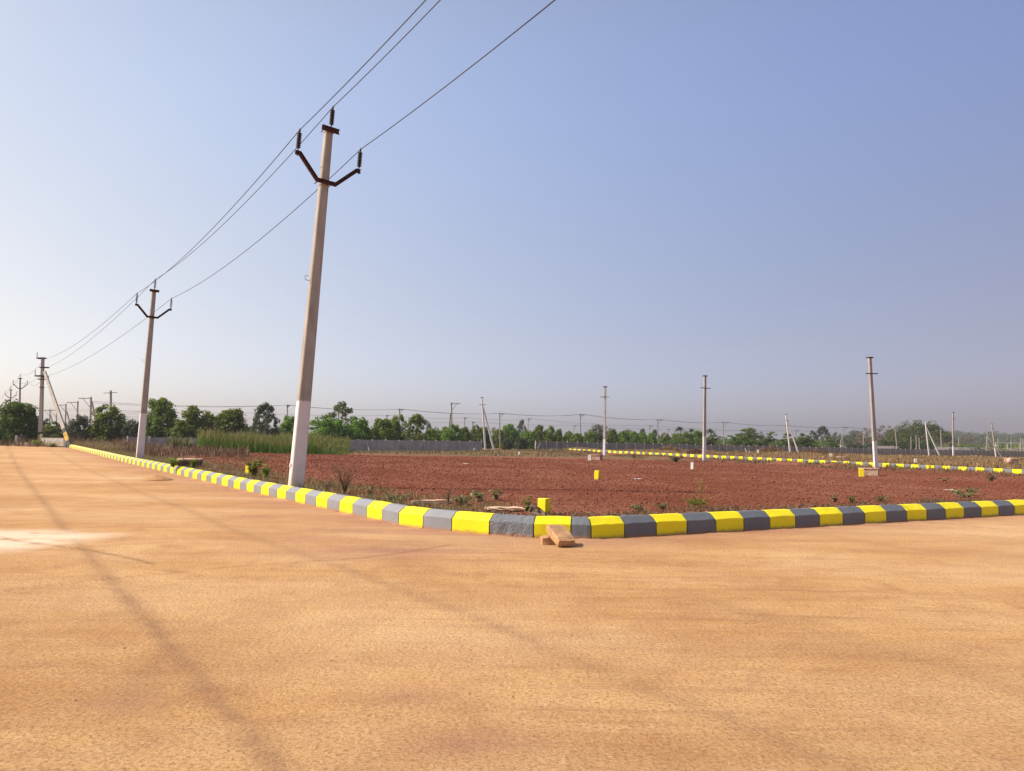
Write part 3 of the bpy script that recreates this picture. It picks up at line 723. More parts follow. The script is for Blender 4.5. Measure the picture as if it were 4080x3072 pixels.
lt_tops = {}
def lt_pole(key, label, px_b, px_t, py_t, D, arm=1.6, side=1, w=0.24, bands=None, st=None, group='poles of the lines behind the walls', dz=0.0):
    base = base_at(px_b, D, -0.1 + dz); top = at(px_t, py_t, D)
    root, H, M = pole_root('utility_pole', label, base, top, Vec((1, 0, 0)), group)
    shaft(root, H, w, w * 0.7, 0.17, bands(H) if bands else [(H, M_POLE)])
    if arm:
        m = MB(); z = H - 0.28
        bar(m, (-0.2 * side, -0.11, z), (arm * side, -0.11, z), 0.07, 0.08)
        for k in range(5): m.lathe([(0.02, 0), (0.045, 0.05), (0.045, 0.12), (0.02, 0.15)], 6, ((arm - 0.05 - k * arm / 5.2) * side, -0.11, z + 0.04))
        m.build('crossarm', M_GALV, root)
        m = MB(); bar(m, (0.1 * side, -0.11, z - arm * 0.72), (arm * 0.62 * side, -0.11, z - 0.04), 0.05, 0.06); m.build('brace', M_GALV, root)
    if st: strut(root, M, base, st[0], st[1], 0.22, 0.18, [(1.0, M_POLE)])
    lt_tops[key] = [M @ Vec((arm * side * f, -0.11, H - 0.10)) + base for f in (0.95, 0.15)] if arm else [M @ Vec((0, 0, H)) + base] * 2
    return root
bandf = lambda H: [(0.05 * H, M_BLACK), (0.13 * H, M_OCHRE), (0.19 * H, M_BLACK), (H, M_POLE)]
lt_pole('A1', 'banded base pole with long left side arm, by the dense left tree', 358, 363, 1580.7, 117, 1.9, -1, 0.30, bandf, st=(at(381, 1672, 117), at(366, 1600, 117)))
lt_pole('A2', 'side arm pole rising behind the dull grey-green left shrub', 305, 310.6, 1598, 132, 1.9, -1, 0.28)
lt_pole('A3', 'side arm pole with strut just right of the leaning anchor strut', 258, 263, 1609, 145, 1.7, -1, 0.28, st=(at(280, 1690, 145), at(265, 1637, 145)))
lt_pole('A4', 'side arm pole partly crossed by the leaning anchor strut', 224, 225, 1630, 165, 1.9, -1, 0.28)
lt_pole('A5', 'farthest left side arm pole, right beside the anchor pole', 196, 199.5, 1631, 178, 1.8, -1, 0.28, st=(at(210, 1685, 178), at(200, 1648, 178)))
lt_pole('L1', 'side arm pole seen just left of the nearest tall pole', 1144, 1145, 1612, 135, 0.5, 1, 0.26)
lt_pole('L2', 'pole with two arms rising behind bright trees above first wall', 1592, 1592, 1628, 144, 0.85, 1, 0.28)
lt_pole('L2b', 'stout side arm pole with strut above the first wall', 1800, 1799, 1603, 128, 1.5, 1, 0.30, st=(at(1789, 1720, 128.5), at(1796, 1645, 128)))
lt_pole('L3', 'side arm pole with ochre foot in the gap between two walls', 1992, 1991, 1645, 158, 1.05, 1, 0.28, lambda H: [(0.16 * H, M_OCHRE), (H, M_POLE)])
lt_pole('L4', 'white side arm pole behind the left part of the long wall', 2314, 2312, 1649, 160, 1.0, 1, 0.28)
lt_pole('L5', 'white side arm pole midway between the two tall bare poles', 2622, 2620, 1670, 184, 1.4, 1, 0.30)
lt_pole('L6', 'side arm pole right of the palms, behind low feathery trees', 2885, 2880, 1681, 200, 1.6, 1, 0.32)
lt_pole('L7', 'side arm pole hidden partly by the strutted right pole', 3130, 3128, 1693, 216, 1.5, 1, 0.30)
lt_pole('L8', 'side arm pole with prop left of the bare brown trees', 3358, 3358, 1700, 226, 1.7, 1, 0.34, st=(at(3347, 1780, 226), at(3356, 1735, 226)))
lt_pole('N1', 'small dark pole top above tree crowns, left of two-armed pole', 1540, 1541, 1653, 185, 0.6, 1, 0.26)
lt_pole('N2', 'thin side arm pole above trees, left of the strutted wall-end pole', 1850, 1851, 1662, 190, 0.8, 1, 0.26)
lt_pole('N2b', 'short side arm pole in front of trees behind wall end', 1881, 1883, 1680, 172, 0.6, 1, 0.24, dz=0.0)
lt_pole('N3', 'slender side arm pole behind trees left of the long wall', 2102, 2105, 1666, 190, 0.85, 1, 0.26)
lt_pole('N4', 'slender pole right behind the tall bare middle pole pair, arm right', 2587, 2588, 1694, 225, 1.1, 1, 0.28)
lt_pole('N5', 'short armed pole above crowns left of the bare box pole', 2286, 2287, 1693, 230, 0.9, 1, 0.28)
lt_pole('N6', 'low armed pole between two round crowns left of palms', 2662, 2661, 1708, 250, 1.0, 1, 0.28)
lt_pole('N7', 'small armed pole behind low feathery trees on the right', 3170, 3169, 1714, 255, 1.3, 1, 0.30)
for i, (pb, pt, yt, D, lb) in enumerate([
        (2090, 2088, 1687, 235, 'armless thin post beside the far grey-green tree'),
        (2360, 2359, 1684, 200, 'armless white post behind trees left of the bare box pole'),
        (2383, 2382, 1710, 220, 'short armless post nearest behind the bare box pole'),
        (2674, 2673, 1719, 255, 'tiny armless post left of the tallest palm'),
        (2822, 2823, 1714, 255, 'armless post under the right-hand palm'),
        (3441, 3440, 1730, 235, 'short armless post before the bare brown trees'),
        (3577, 3566, 1708, 215, 'leaning armless white post at left foot of the spreading tree'),
        (3630, 3630, 1737, 235, 'thin post under the left of the spreading tree crown'),
        (3652, 3650, 1736, 235, 'white post under the middle of the spreading tree crown'),
        (3664, 3662, 1744, 222, 'darker post under the spreading tree, left of strutted pole'),
        (3753, 3748, 1713, 218, 'armless white post at the right foot of the spreading tree'),
        (3820, 3820, 1742, 260, 'thin post at the left end of the pale shed'),
        (3977, 3977, 1743, 250, 'post beside the concrete goal-like frame, left'),
        (4029, 4029, 1750, 250, 'post rising through the concrete frame crossbar'),
        (4068, 4067, 1745, 240, 'tallest post at the right picture edge'),
        (4078, 4076, 1748, 242, 'last post cut by the right picture edge')]):
    lt_pole('X%d' % i, lb, pb, pt, yt, D, 0, 1, 0.26)
lt_pole('R7', 'strutted armed pole beyond the wall, left of leaning white pole', 3941, 3934, 1721, 205, 0.5, 1, 0.26, st=(at(3930, 1795, 205), at(3934, 1735, 205)))
# the T-shaped pole on the left
bT, tT = base_at(443, 101), at(441.5, 1556, 101)
tee_pole('straight T-shaped pole before the dense left tree, horizontal top arm', bT, tT, 0, 0.34, 1.85, Vec((1, 0, 0)), group='overhead line poles beside the left road', cap=False, armz=0.32)

# ------------------------------------------------------------------ wires
def wire(name, label, pts, sags, r, group=None, n=14):
    P = []
    for (a, b), s in zip(zip(pts[:-1], pts[1:]), sags):
        for k in range(n):
            t = k / n; q = a.lerp(b, t); q.z -= 4 * s * t * (1 - t); P.append(q)
    P.append(pts[-1])
    m = MB(); o0 = P[0]; m.tube([p - o0 for p in P], r, 5)
    o = m.build(name, M_WIRE, None, True); o.location = o0
    return tag(o, label, 'wire', group)
d01 = Vec((11.4, -18.2, 0.0))
tip3 = [at(179, 1430, 72), at(190, 1464, 72), at(191, 1497, 72)]
wl_lab = ['overhead conductor on the left insulators of the roadside poles', 'overhead conductor on the pole-top insulators of the roadside poles', 'overhead conductor on the right insulators, lowest of the three']
exit_px = [(1706, 0), (1760, 0), (2224, 0)]
endp = [Vec(), Vec(), Vec()]
for k in range(3):
    a = tipsP1[k]
    # next span runs on to the pole behind the viewer
    e = a + d01 + Vec(((0.2, 0.1, 0.36)[k], 0, 0))
    endp[k] = e
    wire('power_line', wl_lab[k], [e, a, tipsP2[k], [tip3[0], tip3[1], tip3[2]][k]], [0.35, 0.42, 0.55], 0.0108, 'conductors of the roadside line')
for k, (s, lb) in enumerate((((172, 1437), 'faint conductor from anchor pole to far V poles, top'), ((160, 1500), 'faint conductor from anchor pole to far V poles, left'), ((165, 1516), 'faint conductor from anchor pole to far V poles, right sagging'))):
    kk = (1, 0, 2)[k]
    wire('power_line', lb, [at(s[0], s[1], 72), tipsP4[kk], tipsP5[kk], tipsP5[kk] + (tipsP5[kk] - tipsP4[kk])], [0.6, 0.4, 0.4], 0.013, 'conductors of the roadside line')
L = [lt_tops[k] for k in ('L1', 'L2', 'L3', 'L4', 'L5', 'L6', 'L7', 'L8')]
A = [lt_tops[k] for k in ('A1',)]
ext = at(3700, 1712, 245)
for q, lb in ((0, 'upper background wire strung along side arm poles behind walls'), (1, 'background wire strung close to the side arm pole shafts')):
    wire('power_line', lb, [lt_tops['A1'][1] + Vec((0.4, 0, -0.6 - 0.25 * q))] + [x[q] for x in L] + [ext], [0.5] + [0.45] * 7 + [0.5], 0.022, 'wires of the background lines', 8)
Nn = [lt_tops[k][0] for k in ('N1', 'N2', 'N3', 'N4', 'N7')]
wire('power_line', 'second background wire, strung along the slender poles beyond trees', [at(380, 1630, 150), at(990, 1645, 160)] + Nn + [at(3500, 1728, 270)], [0.3, 0.4, 0.5, 0.5, 0.6, 0.7, 0.5], 0.024, 'wires of the background lines', 8)
wire('power_line', 'third and lowest background wire, nearly touching the crowns', [at(380, 1652, 200), at(1000, 1668, 205), at(1541, 1676, 210), at(1883, 1680, 215), at(2287, 1694, 230), at(2661, 1709, 250), at(3169, 1716, 265)], [0.4] * 6, 0.024, 'wires of the background lines', 8)
for k, y in enumerate((1633, 1639, 1660)):
    wire('power_line', ('uppermost', 'middle', 'lowest')[k] + ' faint wire between far left side arm poles and first trees', [at(200, y - 4, 178), at(263, y - 8, 146), at(363, y - 2 + k, 118), at(600, y + 3, 130)], [0.2, 0.2, 0.4], 0.016, 'wires of the background lines', 8)

# ------------------------------------------------------------------ precast walls
def precast_wall(label, pt, j0, j1, hgt, wm, miss=()):
    a = pt(j0); root = thing('boundary_wall', label, 'wall', a)
    N = j1 - j0
    for j in range(j0, j1 + 1):
        p = pt(j); d = (pt(j + 1) - p); d.z = 0; d.normalize(); n = Vec((d.y, -d.x, 0))
        M = Matrix((d, Vec((-d.y, d.x, 0)), UP)).transposed()
        m = MB(); hj = random.uniform(-0.04, 0.05); lean = random.uniform(-0.02, 0.02)
        m.loft([[p - a + d * (sx * 0.075 + lean * zz) + n * (sy * 0.085) + UP * zz for sx, sy in ((-1, -1), (1, -1), (1, 1), (-1, 1))] for zz in (-0.5, hgt * 0.6, hgt + 0.07 + hj)])
        m.build('post', M_POST, root)
        if j < j1 and j not in miss:
            q = pt(j + 1); Lb = (q - p).length; m = MB(); rows = 4
            for k in range(rows):
                z0 = -0.4 if k == 0 else hgt * k / rows; z1 = hgt * (k + 1) / rows
                off = random.uniform(-0.008, 0.008)
                c = (p + q) / 2 - a + UP * ((z0 + z1) / 2) + n * off
                Mr = Matrix((((q - p).normalized()), Vec((-d.y, d.x, 0)), UP)).transposed()
                m.box(c, (Lb - 0.165, 0.05, z1 - z0 - 0.012), Mr)
                for s in (0.33, 0.66):
                    if random.random() < 0.5: m.box(c + (q - p) * (s - 0.5) + n * 0.026, (0.03, 0.006, z1 - z0 - 0.03), Mr)
            m.build('wall_panel', wm, root)
    return root, a
w1, a1 = precast_wall('first grey precast concrete wall behind the reeds, left of the gap', wall1_pt, -12, 11, 1.68, M_WALL)
w2, a2 = precast_wall('long grey precast concrete wall running off to the right', wall2_pt, 0, 84, 1.72, M_WALLD)
def prop_bar(root, org, p, q, name='prop'):
    m = MB(); bar(m, p - org, q - org, 0.09, 0.12); m.build(name, M_POST, root)
prop_bar(w1, a1, at(1470, 1797, 99.5), at(1462, 1758, 100.6)); prop_bar(w1, a1, at(1761, 1798, 109), at(1746, 1757, 110.2))
prop_bar(w2, a2, at(2142, 1788, 122.5), at(2152, 1766, 123)); prop_bar(w2, a2, at(2976, 1806, 148), at(2968, 1786, 149))
# low wall stub at the end of the left road
lw = [at(64, 1776, 71.0), at(163, 1775, 69.0), at(258.5, 1778, 65.6)]
lroot = thing('low_boundary_wall', 'low unfinished precast wall at the far left road end', 'wall', lw[0])
for i, p in enumerate(lw):
    m = MB(); hh = (41, 46, 46)[i] * p.y / F_PX
    m.loft([[p - lw[0] + Vec((sx * 0.10, sy * 0.09, zz)) for sx, sy in ((-1, -1), (1, -1), (1, 1), (-1, 1))] for zz in (-0.3, hh)]); m.build('post', M_POST, lroot)
for i, hh in ((0, 0.30), (1, 0.72)):
    p, q = lw[i], lw[i + 1]; d = q - p; Mr = Matrix((d.normalized(), Vec((-d.y, d.x, 0)).normalized(), UP)).transposed(); m = MB()
    n = 1 if i == 0 else 2
    for k in range(n):
        m.box((p + q) / 2 - lw[0] + UP * (hh * (k + 0.5) / n), (d.length - 0.22, 0.07, hh / n - 0.01), Mr)
    m.build('wall_panel', M_WALL, lroot)

# ------------------------------------------------------------------ small built things
def rough_block(name, label, cat, p, dims, yaw, mat, tilt=(0, 0), jit=0.012, group=None, seg=6):
    m = MB(); hx, hy, hz = [d / 2 for d in dims]; rings = []
    for k in range(seg + 1):
        x = -hx + dims[0] * k / seg; e = 0.012 if k in (0, seg) else 0
        ring = []
        for (yy, zz) in ((-hy + .012, -hz), (hy - .012, -hz), (hy, -hz + .012), (hy, 0), (hy, hz - .012), (hy - .012, hz), (0, hz), (-hy + .012, hz), (-hy, hz - .012), (-hy, 0), (-hy, -hz + .012)):
            ring.append(Vec((x, yy * (1 - e / hy), zz * (1 - e / hz))) + Vec([random.uniform(-jit, jit) for _ in range(3)]))
        rings.append(ring)
    m.loft(rings)
    o = m.build(name, mat); o.location = p; o.rotation_euler = (tilt[0], tilt[1], yaw)
    return tag(o, label, cat, group)
# the two loose stones against the corner kerb
pb = onz(2215, 2166, 0.0)
q = onz(2256, 2182, 0.0)
rough_block('stone_block', 'loose dressed stone block lying tilted across a smaller one', 'stone block', q + Vec((-0.33, 0.94, 0)) * 0.20 + Vec((0, 0, 0.142)), (0.43, 0.275, 0.105), R(-68), M_BRICK, (R(-3), R(23)), 0.006)
rough_block('stone_block', 'smaller stone block under the tilted one, against the yellow kerb', 'stone block', onz(2192, 2172, 0.0) + Vec((0, 0.10, 0.055)), (0.24, 0.17, 0.125), R(14), M_BRICK, (R(2), R(-3)), 0.007)

def marker(label, px, py, D, w, h, mat, yaw, zoff=None, tilt=(0, 0)):
    p = at(px, py, D); p.z = gnd(p.x, p.y) if zoff is None else zoff
    m = MB(); rings = []
    for z, s in ((-0.2, 1.06), (h * 0.5, 1.02), (h - 0.012, 1.0), (h, 0.93)):
        rings.append([Vec((sx * w / 2 * s, sy * w / 2 * s, z)) + Vec([random.uniform(-.004, .004) for _ in range(3)]) for sx, sy in ((-1, -1), (1, -1), (1, 1), (-1, 1))])
    m.loft(rings)
    o = m.build('boundary_marker_stone', mat); o.location = p; o.rotation_euler = (tilt[0], tilt[1], yaw)
    return tag(o, label, 'marker stone', 'plot corner marker stones')
marker('yellow marker stone just behind the rounded kerb corner', 2168, 2049, 11.9, 0.145, 0.25, M_YEL2, R(-38))
marker('lone yellow marker stone in the middle of the red field', 2379, 1911, 25.7, 0.155, 0.30, M_YEL2, R(-32), tilt=(0, R(2)))
marker('yellow marker stone in front of the right concrete box', 3432, 1904, 39.5, 0.22, 0.44, M_YEL2, R(-18))
marker('yellow marker stone half hidden by the leafy weed at left', 990, 1882, 23.0, 0.13, 0.30, M_YEL2, R(-30))
marker('white marker stone on red soil, left of the middle bare pole', 2759, 1868, 42, 0.16, 0.37, M_PALE, R(-35))
marker('white marker stone in front of the left concrete box', 2350, 1836, 58, 0.24, 0.42, M_PALE, R(-20))
marker('small white marker stone on the grass near the wall gap', 2069, 1815, 75, 0.19, 0.37, M_PALE, R(-20))
marker('white stub stone at the foot of the first wall, right part', 1890, 1806, 104, 0.26, 0.5, M_PALE, 0.1)
marker('small white marker stone in dry weeds behind the left chamber', 686, 1824, 31, 0.16, 0.17, M_PALE, 0.2)
for px, py, D, lb in ((3311, 1836, 70, 'white marker stone beyond the distant kerb, left of slab box'), (3344, 1833, 72, 'white marker stone leaning on the slab box in straw'), (3648, 1845, 66, 'white marker stone on straw right of the leaning bare pole'), (3020, 1830, 86, 'tiny white marker stone just beyond the distant kerb'), (2984, 1806, 120, 'grey stub stone against the long wall beneath feathery trees')):
    marker(lb, px, py, D, 0.2, 0.42 if D < 100 else 0.5, M_PALE, R(-15))

def chamber(label, px, py, D, w, d, h, yaw, lid_mat=M_SLAB, body_mat=M_BOX, over=0.05):
    p = at(px, py, D); p.z = gnd(p.x, p.y)
    root = thing('inspection_chamber', label, 'inspection chamber', p, 'inspection chambers on the plots', Quaternion((0, 0, 1), yaw))
    m = MB(); m.box((0, 0, h / 2 - 0.1), (w, d, h + 0.2 - 0.09), None, 0, 0.015); m.build('chamber_wall', body_mat, root)
    m = MB(); rings = []
    c = 0.16 * d; hw, hd = w / 2 + over, d / 2 + over
    for z, s in ((h - 0.052, 1), (h - 0.01, 1), (h, 0.97)):
        rings.append([Vec((x * s, y * s, z + random.uniform(-.004, .004))) for x, y in ((-hw + c, -hd), (hw - c, -hd), (hw, -hd + c), (hw, hd - c), (hw - c, hd), (-hw + c, hd), (-hw, hd - c), (-hw, -hd + c))])
    m.loft(rings); m.build('cover_slab', lid_mat, root)
    return root
chamber('concrete chamber with pale slab lid behind the left kerb', 757, 1852, 28.0, 0.78, 0.66, 0.30, R(15), M_SLAB, mat_simple('dark_chamber_concrete', (0.13, 0.09, 0.065), 0.9, 0.3, 5, 0.5, 0.01))  # darker concrete tone for this chamber's body
chamber('flat pale slab lid lying beyond the second roadside pole', 455, 1794, 52, 0.95, 0.7, 0.20, R(10))
chamber('left concrete box chamber on the red soil bank', 2374, 1833, 60, 0.9, 0.7, 0.42, R(-25), M_BOX)
chamber('right concrete box chamber at the foot of the leaning bare pole', 3463, 1897, 42.5, 1.0, 0.85, 0.42, R(-30), M_BOX)
chamber('slab box chamber in straw beyond the distant kerb', 3352, 1833, 73, 0.75, 0.6, 0.34, 0.1)
chamber('slab box chamber in straw near the right edge, pink sack below', 4030, 1862, 62, 0.8, 0.6, 0.45, 0.0)
def sack(label, p, s, mat):
    m = MB(); rings = []
    for k in range(7):
        t = k / 6; r = s * (0.5 + 0.35 * math.sin(t * 3.0)) * (0.6 if k in (0, 6) else 1)
        rings.append([Vec((r * math.cos(a) * random.uniform(.85, 1.15), r * .6 * math.sin(a) * random.uniform(.85, 1.15), t * s * 1.5)) for a in np.linspace(0, 2 * math.pi, 9)[:-1]])
    m.loft(rings); o = m.build('sack', mat, None, True); o.location = p; o.rotation_euler = (0, R(14), 0.3); return tag(o, label, 'sack')
q = at(4022, 1866, 60); q.z = gnd(q.x, q.y) - .02
sack('faded pink sack slumped against the right slab box', q, 0.34, M_PINK)
# thin stone slabs lying along the verge behind the kerb
for px, py, D, dm, yw, lb in ((2010, 2052, 12.5, (0.62, 0.50, 0.05), R(8), 'broken pale stone slab flat behind the rounded corner'),
                              (1722, 2028, 13.6, (0.75, 0.22, 0.07), R(18), 'narrow pale slab edge beside the dry tuft behind left kerb')):
    p = at(px, py, D); p.z = gnd(p.x, p.y) + 0.03
    rough_block('stone_slab', lb, 'stone slab', p, dm, yw, M_SLAB, (R(-3), 0), 0.012)
p = at(2145, 2050, 11.75); p.z = gnd(p.x, p.y) + 0.04
rough_block('dry_wood_chunk', 'dark brown broken wood chunk left of the corner yellow marker', 'wood', p, (0.42, 0.12, 0.10), R(-35), M_BARK, (0, R(22)), 0.03)
for px, py, D, ln, yw, lb in ((2345, 2049, 12.0, 0.28, R(-6), 'pale thin stick on the verge right of the corner marker'), (2560, 2040, 12.4, 0.24, R(30), 'short pale stick lying in weeds behind the right kerb')):
    p = at(px, py, D); p.z = gnd(p.x, p.y) + 0.02
    rough_block('stick', lb, 'stick', p, (ln, 0.02, 0.016), yw, M_STALK, (0, 0), 0.004)
for px, py, D, lb in ((3780, 1961, 24, 'white scrap of paper on the red field at right'), (2543, 1904, 26, 'pale scrap lying right of the lone yellow marker'), (1855, 1850, 38, 'pale scrap on the red field above the corner')):
    p = at(px, py, D); p.z = gnd(p.x, p.y) + 0.025
    rough_block('litter_scrap', lb, 'litter', p, (0.30, 0.10, 0.015), random.uniform(-.4, .4), M_PAPER, (0, 0), 0.006)
# heap of sand on the left road
p = onz(626, 1912, 0.03); m = MB(); rings = []
for k in range(9):
    t = k / 8; rr = (1 - t) ** 0.8
    rings.append([Vec((0.52 * rr * math.cos(a) * (1 + .16 * mnoise.noise((math.cos(a) * 2, math.sin(a) * 2, k * .3))), 0.40 * rr * math.sin(a), 0.17 * t ** 0.8 + 0.02 * mnoise.noise((math.cos(a) * 3, math.sin(a) * 3, t * 4)) - 0.01)) for a in np.linspace(0, 2 * math.pi, 25)[:-1]])
m.loft(rings); o = m.build('sand_heap', M_SAND, None, True); o.location = (p.x, p.y, float(road_z(p.x, p.y))); tag(o, 'small heap of sand on the road beside the left kerb', 'sand heap')
# pale low wall, shed and frame far behind the long wall
def long_box(name, label, cat, pa, pb_, thick, z0, z1, mat):
    a = pa.copy(); d = pb_ - pa; d.z = 0; Mr = Matrix((d.normalized(), Vec((-d.y, d.x, 0)).normalized(), UP)).transposed()
    root = thing(name, label, cat, (a.x, a.y, z0))
    n = max(2, int(d.length / 6)); m = MB()
    for k in range(n):
        c = d * ((k + 0.5) / n); m.box(c + UP * ((z1 - z0) / 2), (d.length / n - 0.02, thick, z1 - z0), Mr)
    m.build('wall_panel', M_WHITEWALL, root)
    m = MB(); m.box(d / 2 + UP * (z1 - z0 + 0.05), (d.length + 0.1, thick + 0.12, 0.1), Mr); m.build('coping', M_WHITEWALL, root)
    return root
pw0, pw1 = at(3350, 1780, 228), at(4120, 1799, 262)
long_box('pale_boundary_wall', 'pale low compound wall showing above the long grey wall', 'wall', pw0, pw1, 0.2, -1.6, pw0.z + 0.35, M_PALE)
sh = at(3845, 1782, 300); sroot = thing('shed', 'white low shed among yellowish plants beyond the walls', 'shed', (sh.x, sh.y, -1.2))
m = MB(); m.box((0, 0, 1.6), (4.6, 3.0, 3.2)); m.build('wall', M_WHITEWALL, sroot)
m = MB(); m.box((0, 0, 3.26), (5.0, 3.4, 0.12)); m.build('roof', M_POST, sroot)
fr = at(3995, 1768, 255); froot = thing('concrete_frame', 'goal-like concrete frame with a long crossbar, far right', 'frame', (fr.x, fr.y, -1.0))
for px in (3968, 4013, 4062):
    q = at(px, 1768, 255); m = MB(); m.box((q.x - fr.x, 0, (q.z + 1.0) / 2), (0.22, 0.22, q.z + 1.0)); m.build('post', M_PALE, froot)
qa, qb = at(3966, 1764, 255), at(4064, 1764, 255); m = MB(); m.box(((qa.x + qb.x) / 2 - fr.x, 0, qa.z + 1.0), (qb.x - qa.x + .3, 0.26, 0.25)); m.build('crossbar', M_PALE, froot)

# ------------------------------------------------------------------ foliage
def rnd_unit(n):
    v = np.random.normal(size=(n, 3)); return v / np.linalg.norm(v, axis=1)[:, None]
def leaf_mesh(name, cent, nor, size, mat, var, asp=0.55, link=None):
    """one bent leaf-sized quad per centre"""
    n = len(cent); t = np.cross(nor, rnd_unit(n)); t /= np.linalg.norm(t, axis=1)[:, None] + 1e-9; b = np.cross(nor, t)
    s = size[:, None]
    V = np.stack([cent - t * s, cent - b * s * asp + nor * s * 0.12, cent + t * s, cent + b * s * asp + nor * s * 0.12], 1).reshape(-1, 3)
    F = np.arange(4 * n).reshape(n, 4)
    return np_mesh(name, V, F, mat, {'leafvar': ('FLOAT', np.repeat(var, 4))})
def crown_points(kind, ncl, nlf, seed):
    rng = np.random.RandomState(seed); C_, R_ = [], []
    if kind == 'bush':
        nl = rng.randint(2, 5); lob = [(rng.uniform(-.22, .22), rng.uniform(-.22, .22), rng.uniform(.80, 1.0)) for _ in range(nl)]; lob[0] = (lob[0][0] * .4, lob[0][1] * .4, 1.0)
        while len(C_) < ncl:
            lx, ly, lh = lob[rng.randint(nl)]; z = 0.02 + (lh - 0.08) * rng.uniform(0, 1) ** 1.2; w = 0.40 * (1 - (z / lh) ** 2.2) ** 0.6 * (0.85 + 0.15 * min(1, z / .2)) + 0.02
            a = rng.uniform(0, 6.283); r = w * rng.uniform(0.30, 1.0) ** 0.5
            C_.append((lx * (.4 + .6 * z) + r * math.cos(a), ly * (.4 + .6 * z) + r * math.sin(a), z)); R_.append(rng.uniform(.09, .15) * (1.0 if z < lh * .75 else .85))
    elif kind == 'airy':
        while len(C_) < ncl:
            a = rng.uniform(0, 6.283); z = rng.uniform(0.06, 1.0); w = 0.45 * math.sin(math.pi * min(1, (z + .30) / 1.32)) ** 0.6
            r = w * rng.uniform(.15, 1) ** .5; C_.append((r * math.cos(a), r * math.sin(a), z)); R_.append(rng.uniform(.05, .095))
    elif kind == 'spread':
        while len(C_) < ncl:
            a = rng.uniform(0, 6.283); r = 0.5 * rng.uniform(0, 1) ** .5; top = math.sqrt(max(0, 1 - (r / .53) ** 2)); z = 0.22 + 0.75 * top * rng.uniform(.35, 1) ** .5 * (0.9 + .1 * math.sin(5 * a))
            C_.append((r * math.cos(a), r * math.sin(a), z)); R_.append(rng.uniform(.06, .10))
    elif kind == 'acacia':
        tiers = [(rng.uniform(-.3, .3), rng.uniform(-.3, .3), rng.uniform(.06, .82), rng.uniform(.18, .30)) for _ in range(18)] + [(0, 0, .93, .2)]
        while len(C_) < ncl:
            tx, ty, tz, tr = tiers[rng.randint(len(tiers))]; a = rng.uniform(0, 6.283); r = tr * rng.uniform(0, 1) ** .5
            C_.append((tx + r * math.cos(a), ty + r * math.sin(a), min(1, max(.03, tz - 0.5 * (r ** 2) / tr + rng.uniform(-.05, .05))))); R_.append(rng.uniform(.045, .08))
    C_ = np.array(C_); R_ = np.array(R_)
    idx = np.repeat(np.arange(ncl), nlf); d = rng.normal(size=(len(idx), 3)); d /= np.linalg.norm(d, axis=1)[:, None]
    flat = 0.5 if kind == 'acacia' else 0.85
    rad = R_[idx] * rng.uniform(.45, 1.12, len(idx))
    P = C_[idx] + d * rad[:, None] * np.array([1, 1, flat])
    P[:, 2] = np.abs(P[:, 2])
    N = d + 0.55 * rng.normal(size=d.shape); N[:, 2] += 0.45; N /= np.linalg.norm(N, axis=1)[:, None]
    var = np.clip(0.25 + 0.45 * rng.uniform(size=ncl)[idx] + 0.25 * rng.uniform(-1, 1, len(idx)) + 0.25 * (P[:, 2] - .4), 0, 1)
    return P, N, var, C_
PROTO = {}
def proto(kind, v, matname, mat, ncl, nlf, ls):
    key = (kind, v, matname)
    if key in PROTO: return PROTO[key]
    P, N, var, C_ = crown_points(kind, ncl, nlf, hash((kind, v)) % 1000 if False else (len(PROTO) * 31 + v * 7 + 5))
    sz = ls * np.random.uniform(.6, 1.25, len(P))
    o = leaf_mesh('crown', P, N, sz, mat, var)
    me = o.data; bpy.data.objects.remove(o)
    m = MB(); tz = {'bush': .22, 'airy': .55, 'spread': .45, 'acacia': .4}[kind]
    m.tube([(0, 0, -0.05), (0.01, 0, tz * .5), (0.0, 0.01, tz)], [.028, .022, .016], 7)
    for k in range(0, len(C_), max(1, len(C_) // 14)):
        c = Vec(C_[k]); s = Vec((0, 0, tz * (0.45 + 0.5 * random.random())))
        m.tube([s, s.lerp(c, .5) + Vec((0, 0, .03)), c], [.012, .008, .004], 4)
    t = m.build('trunk', M_BARK); tm = t.data; bpy.data.objects.remove(t)
    PROTO[key] = (me, tm); return PROTO[key]
KIND = {  # name: (shape, material, clusters, leaves per cluster, leaf size, variants)
    'bush': ('bush', L_GREEN, 130, 62, 0.035, 6), 'deepbush': ('bush', L_DEEP, 140, 70, 0.030, 3), 'greybush': ('bush', L_GREYG, 110, 58, 0.032, 3),
    'airy': ('airy', L_GREEN, 110, 50, 0.028, 2), 'airygrey': ('airy', L_GREYG, 110, 50, 0.026, 2), 'airydark': ('airy', L_DEEP, 75, 50, 0.028, 1),
    'spread': ('spread', L_DEEP, 130, 46, 0.020, 1), 'acacia': ('acacia', L_ACACIA, 230, 46, 0.021, 3), 'brown': ('airy', L_BROWN, 70, 36, 0.020, 1), 'farspread': ('spread', L_GREYG, 90, 40, 0.022, 2)}
tcount = 0
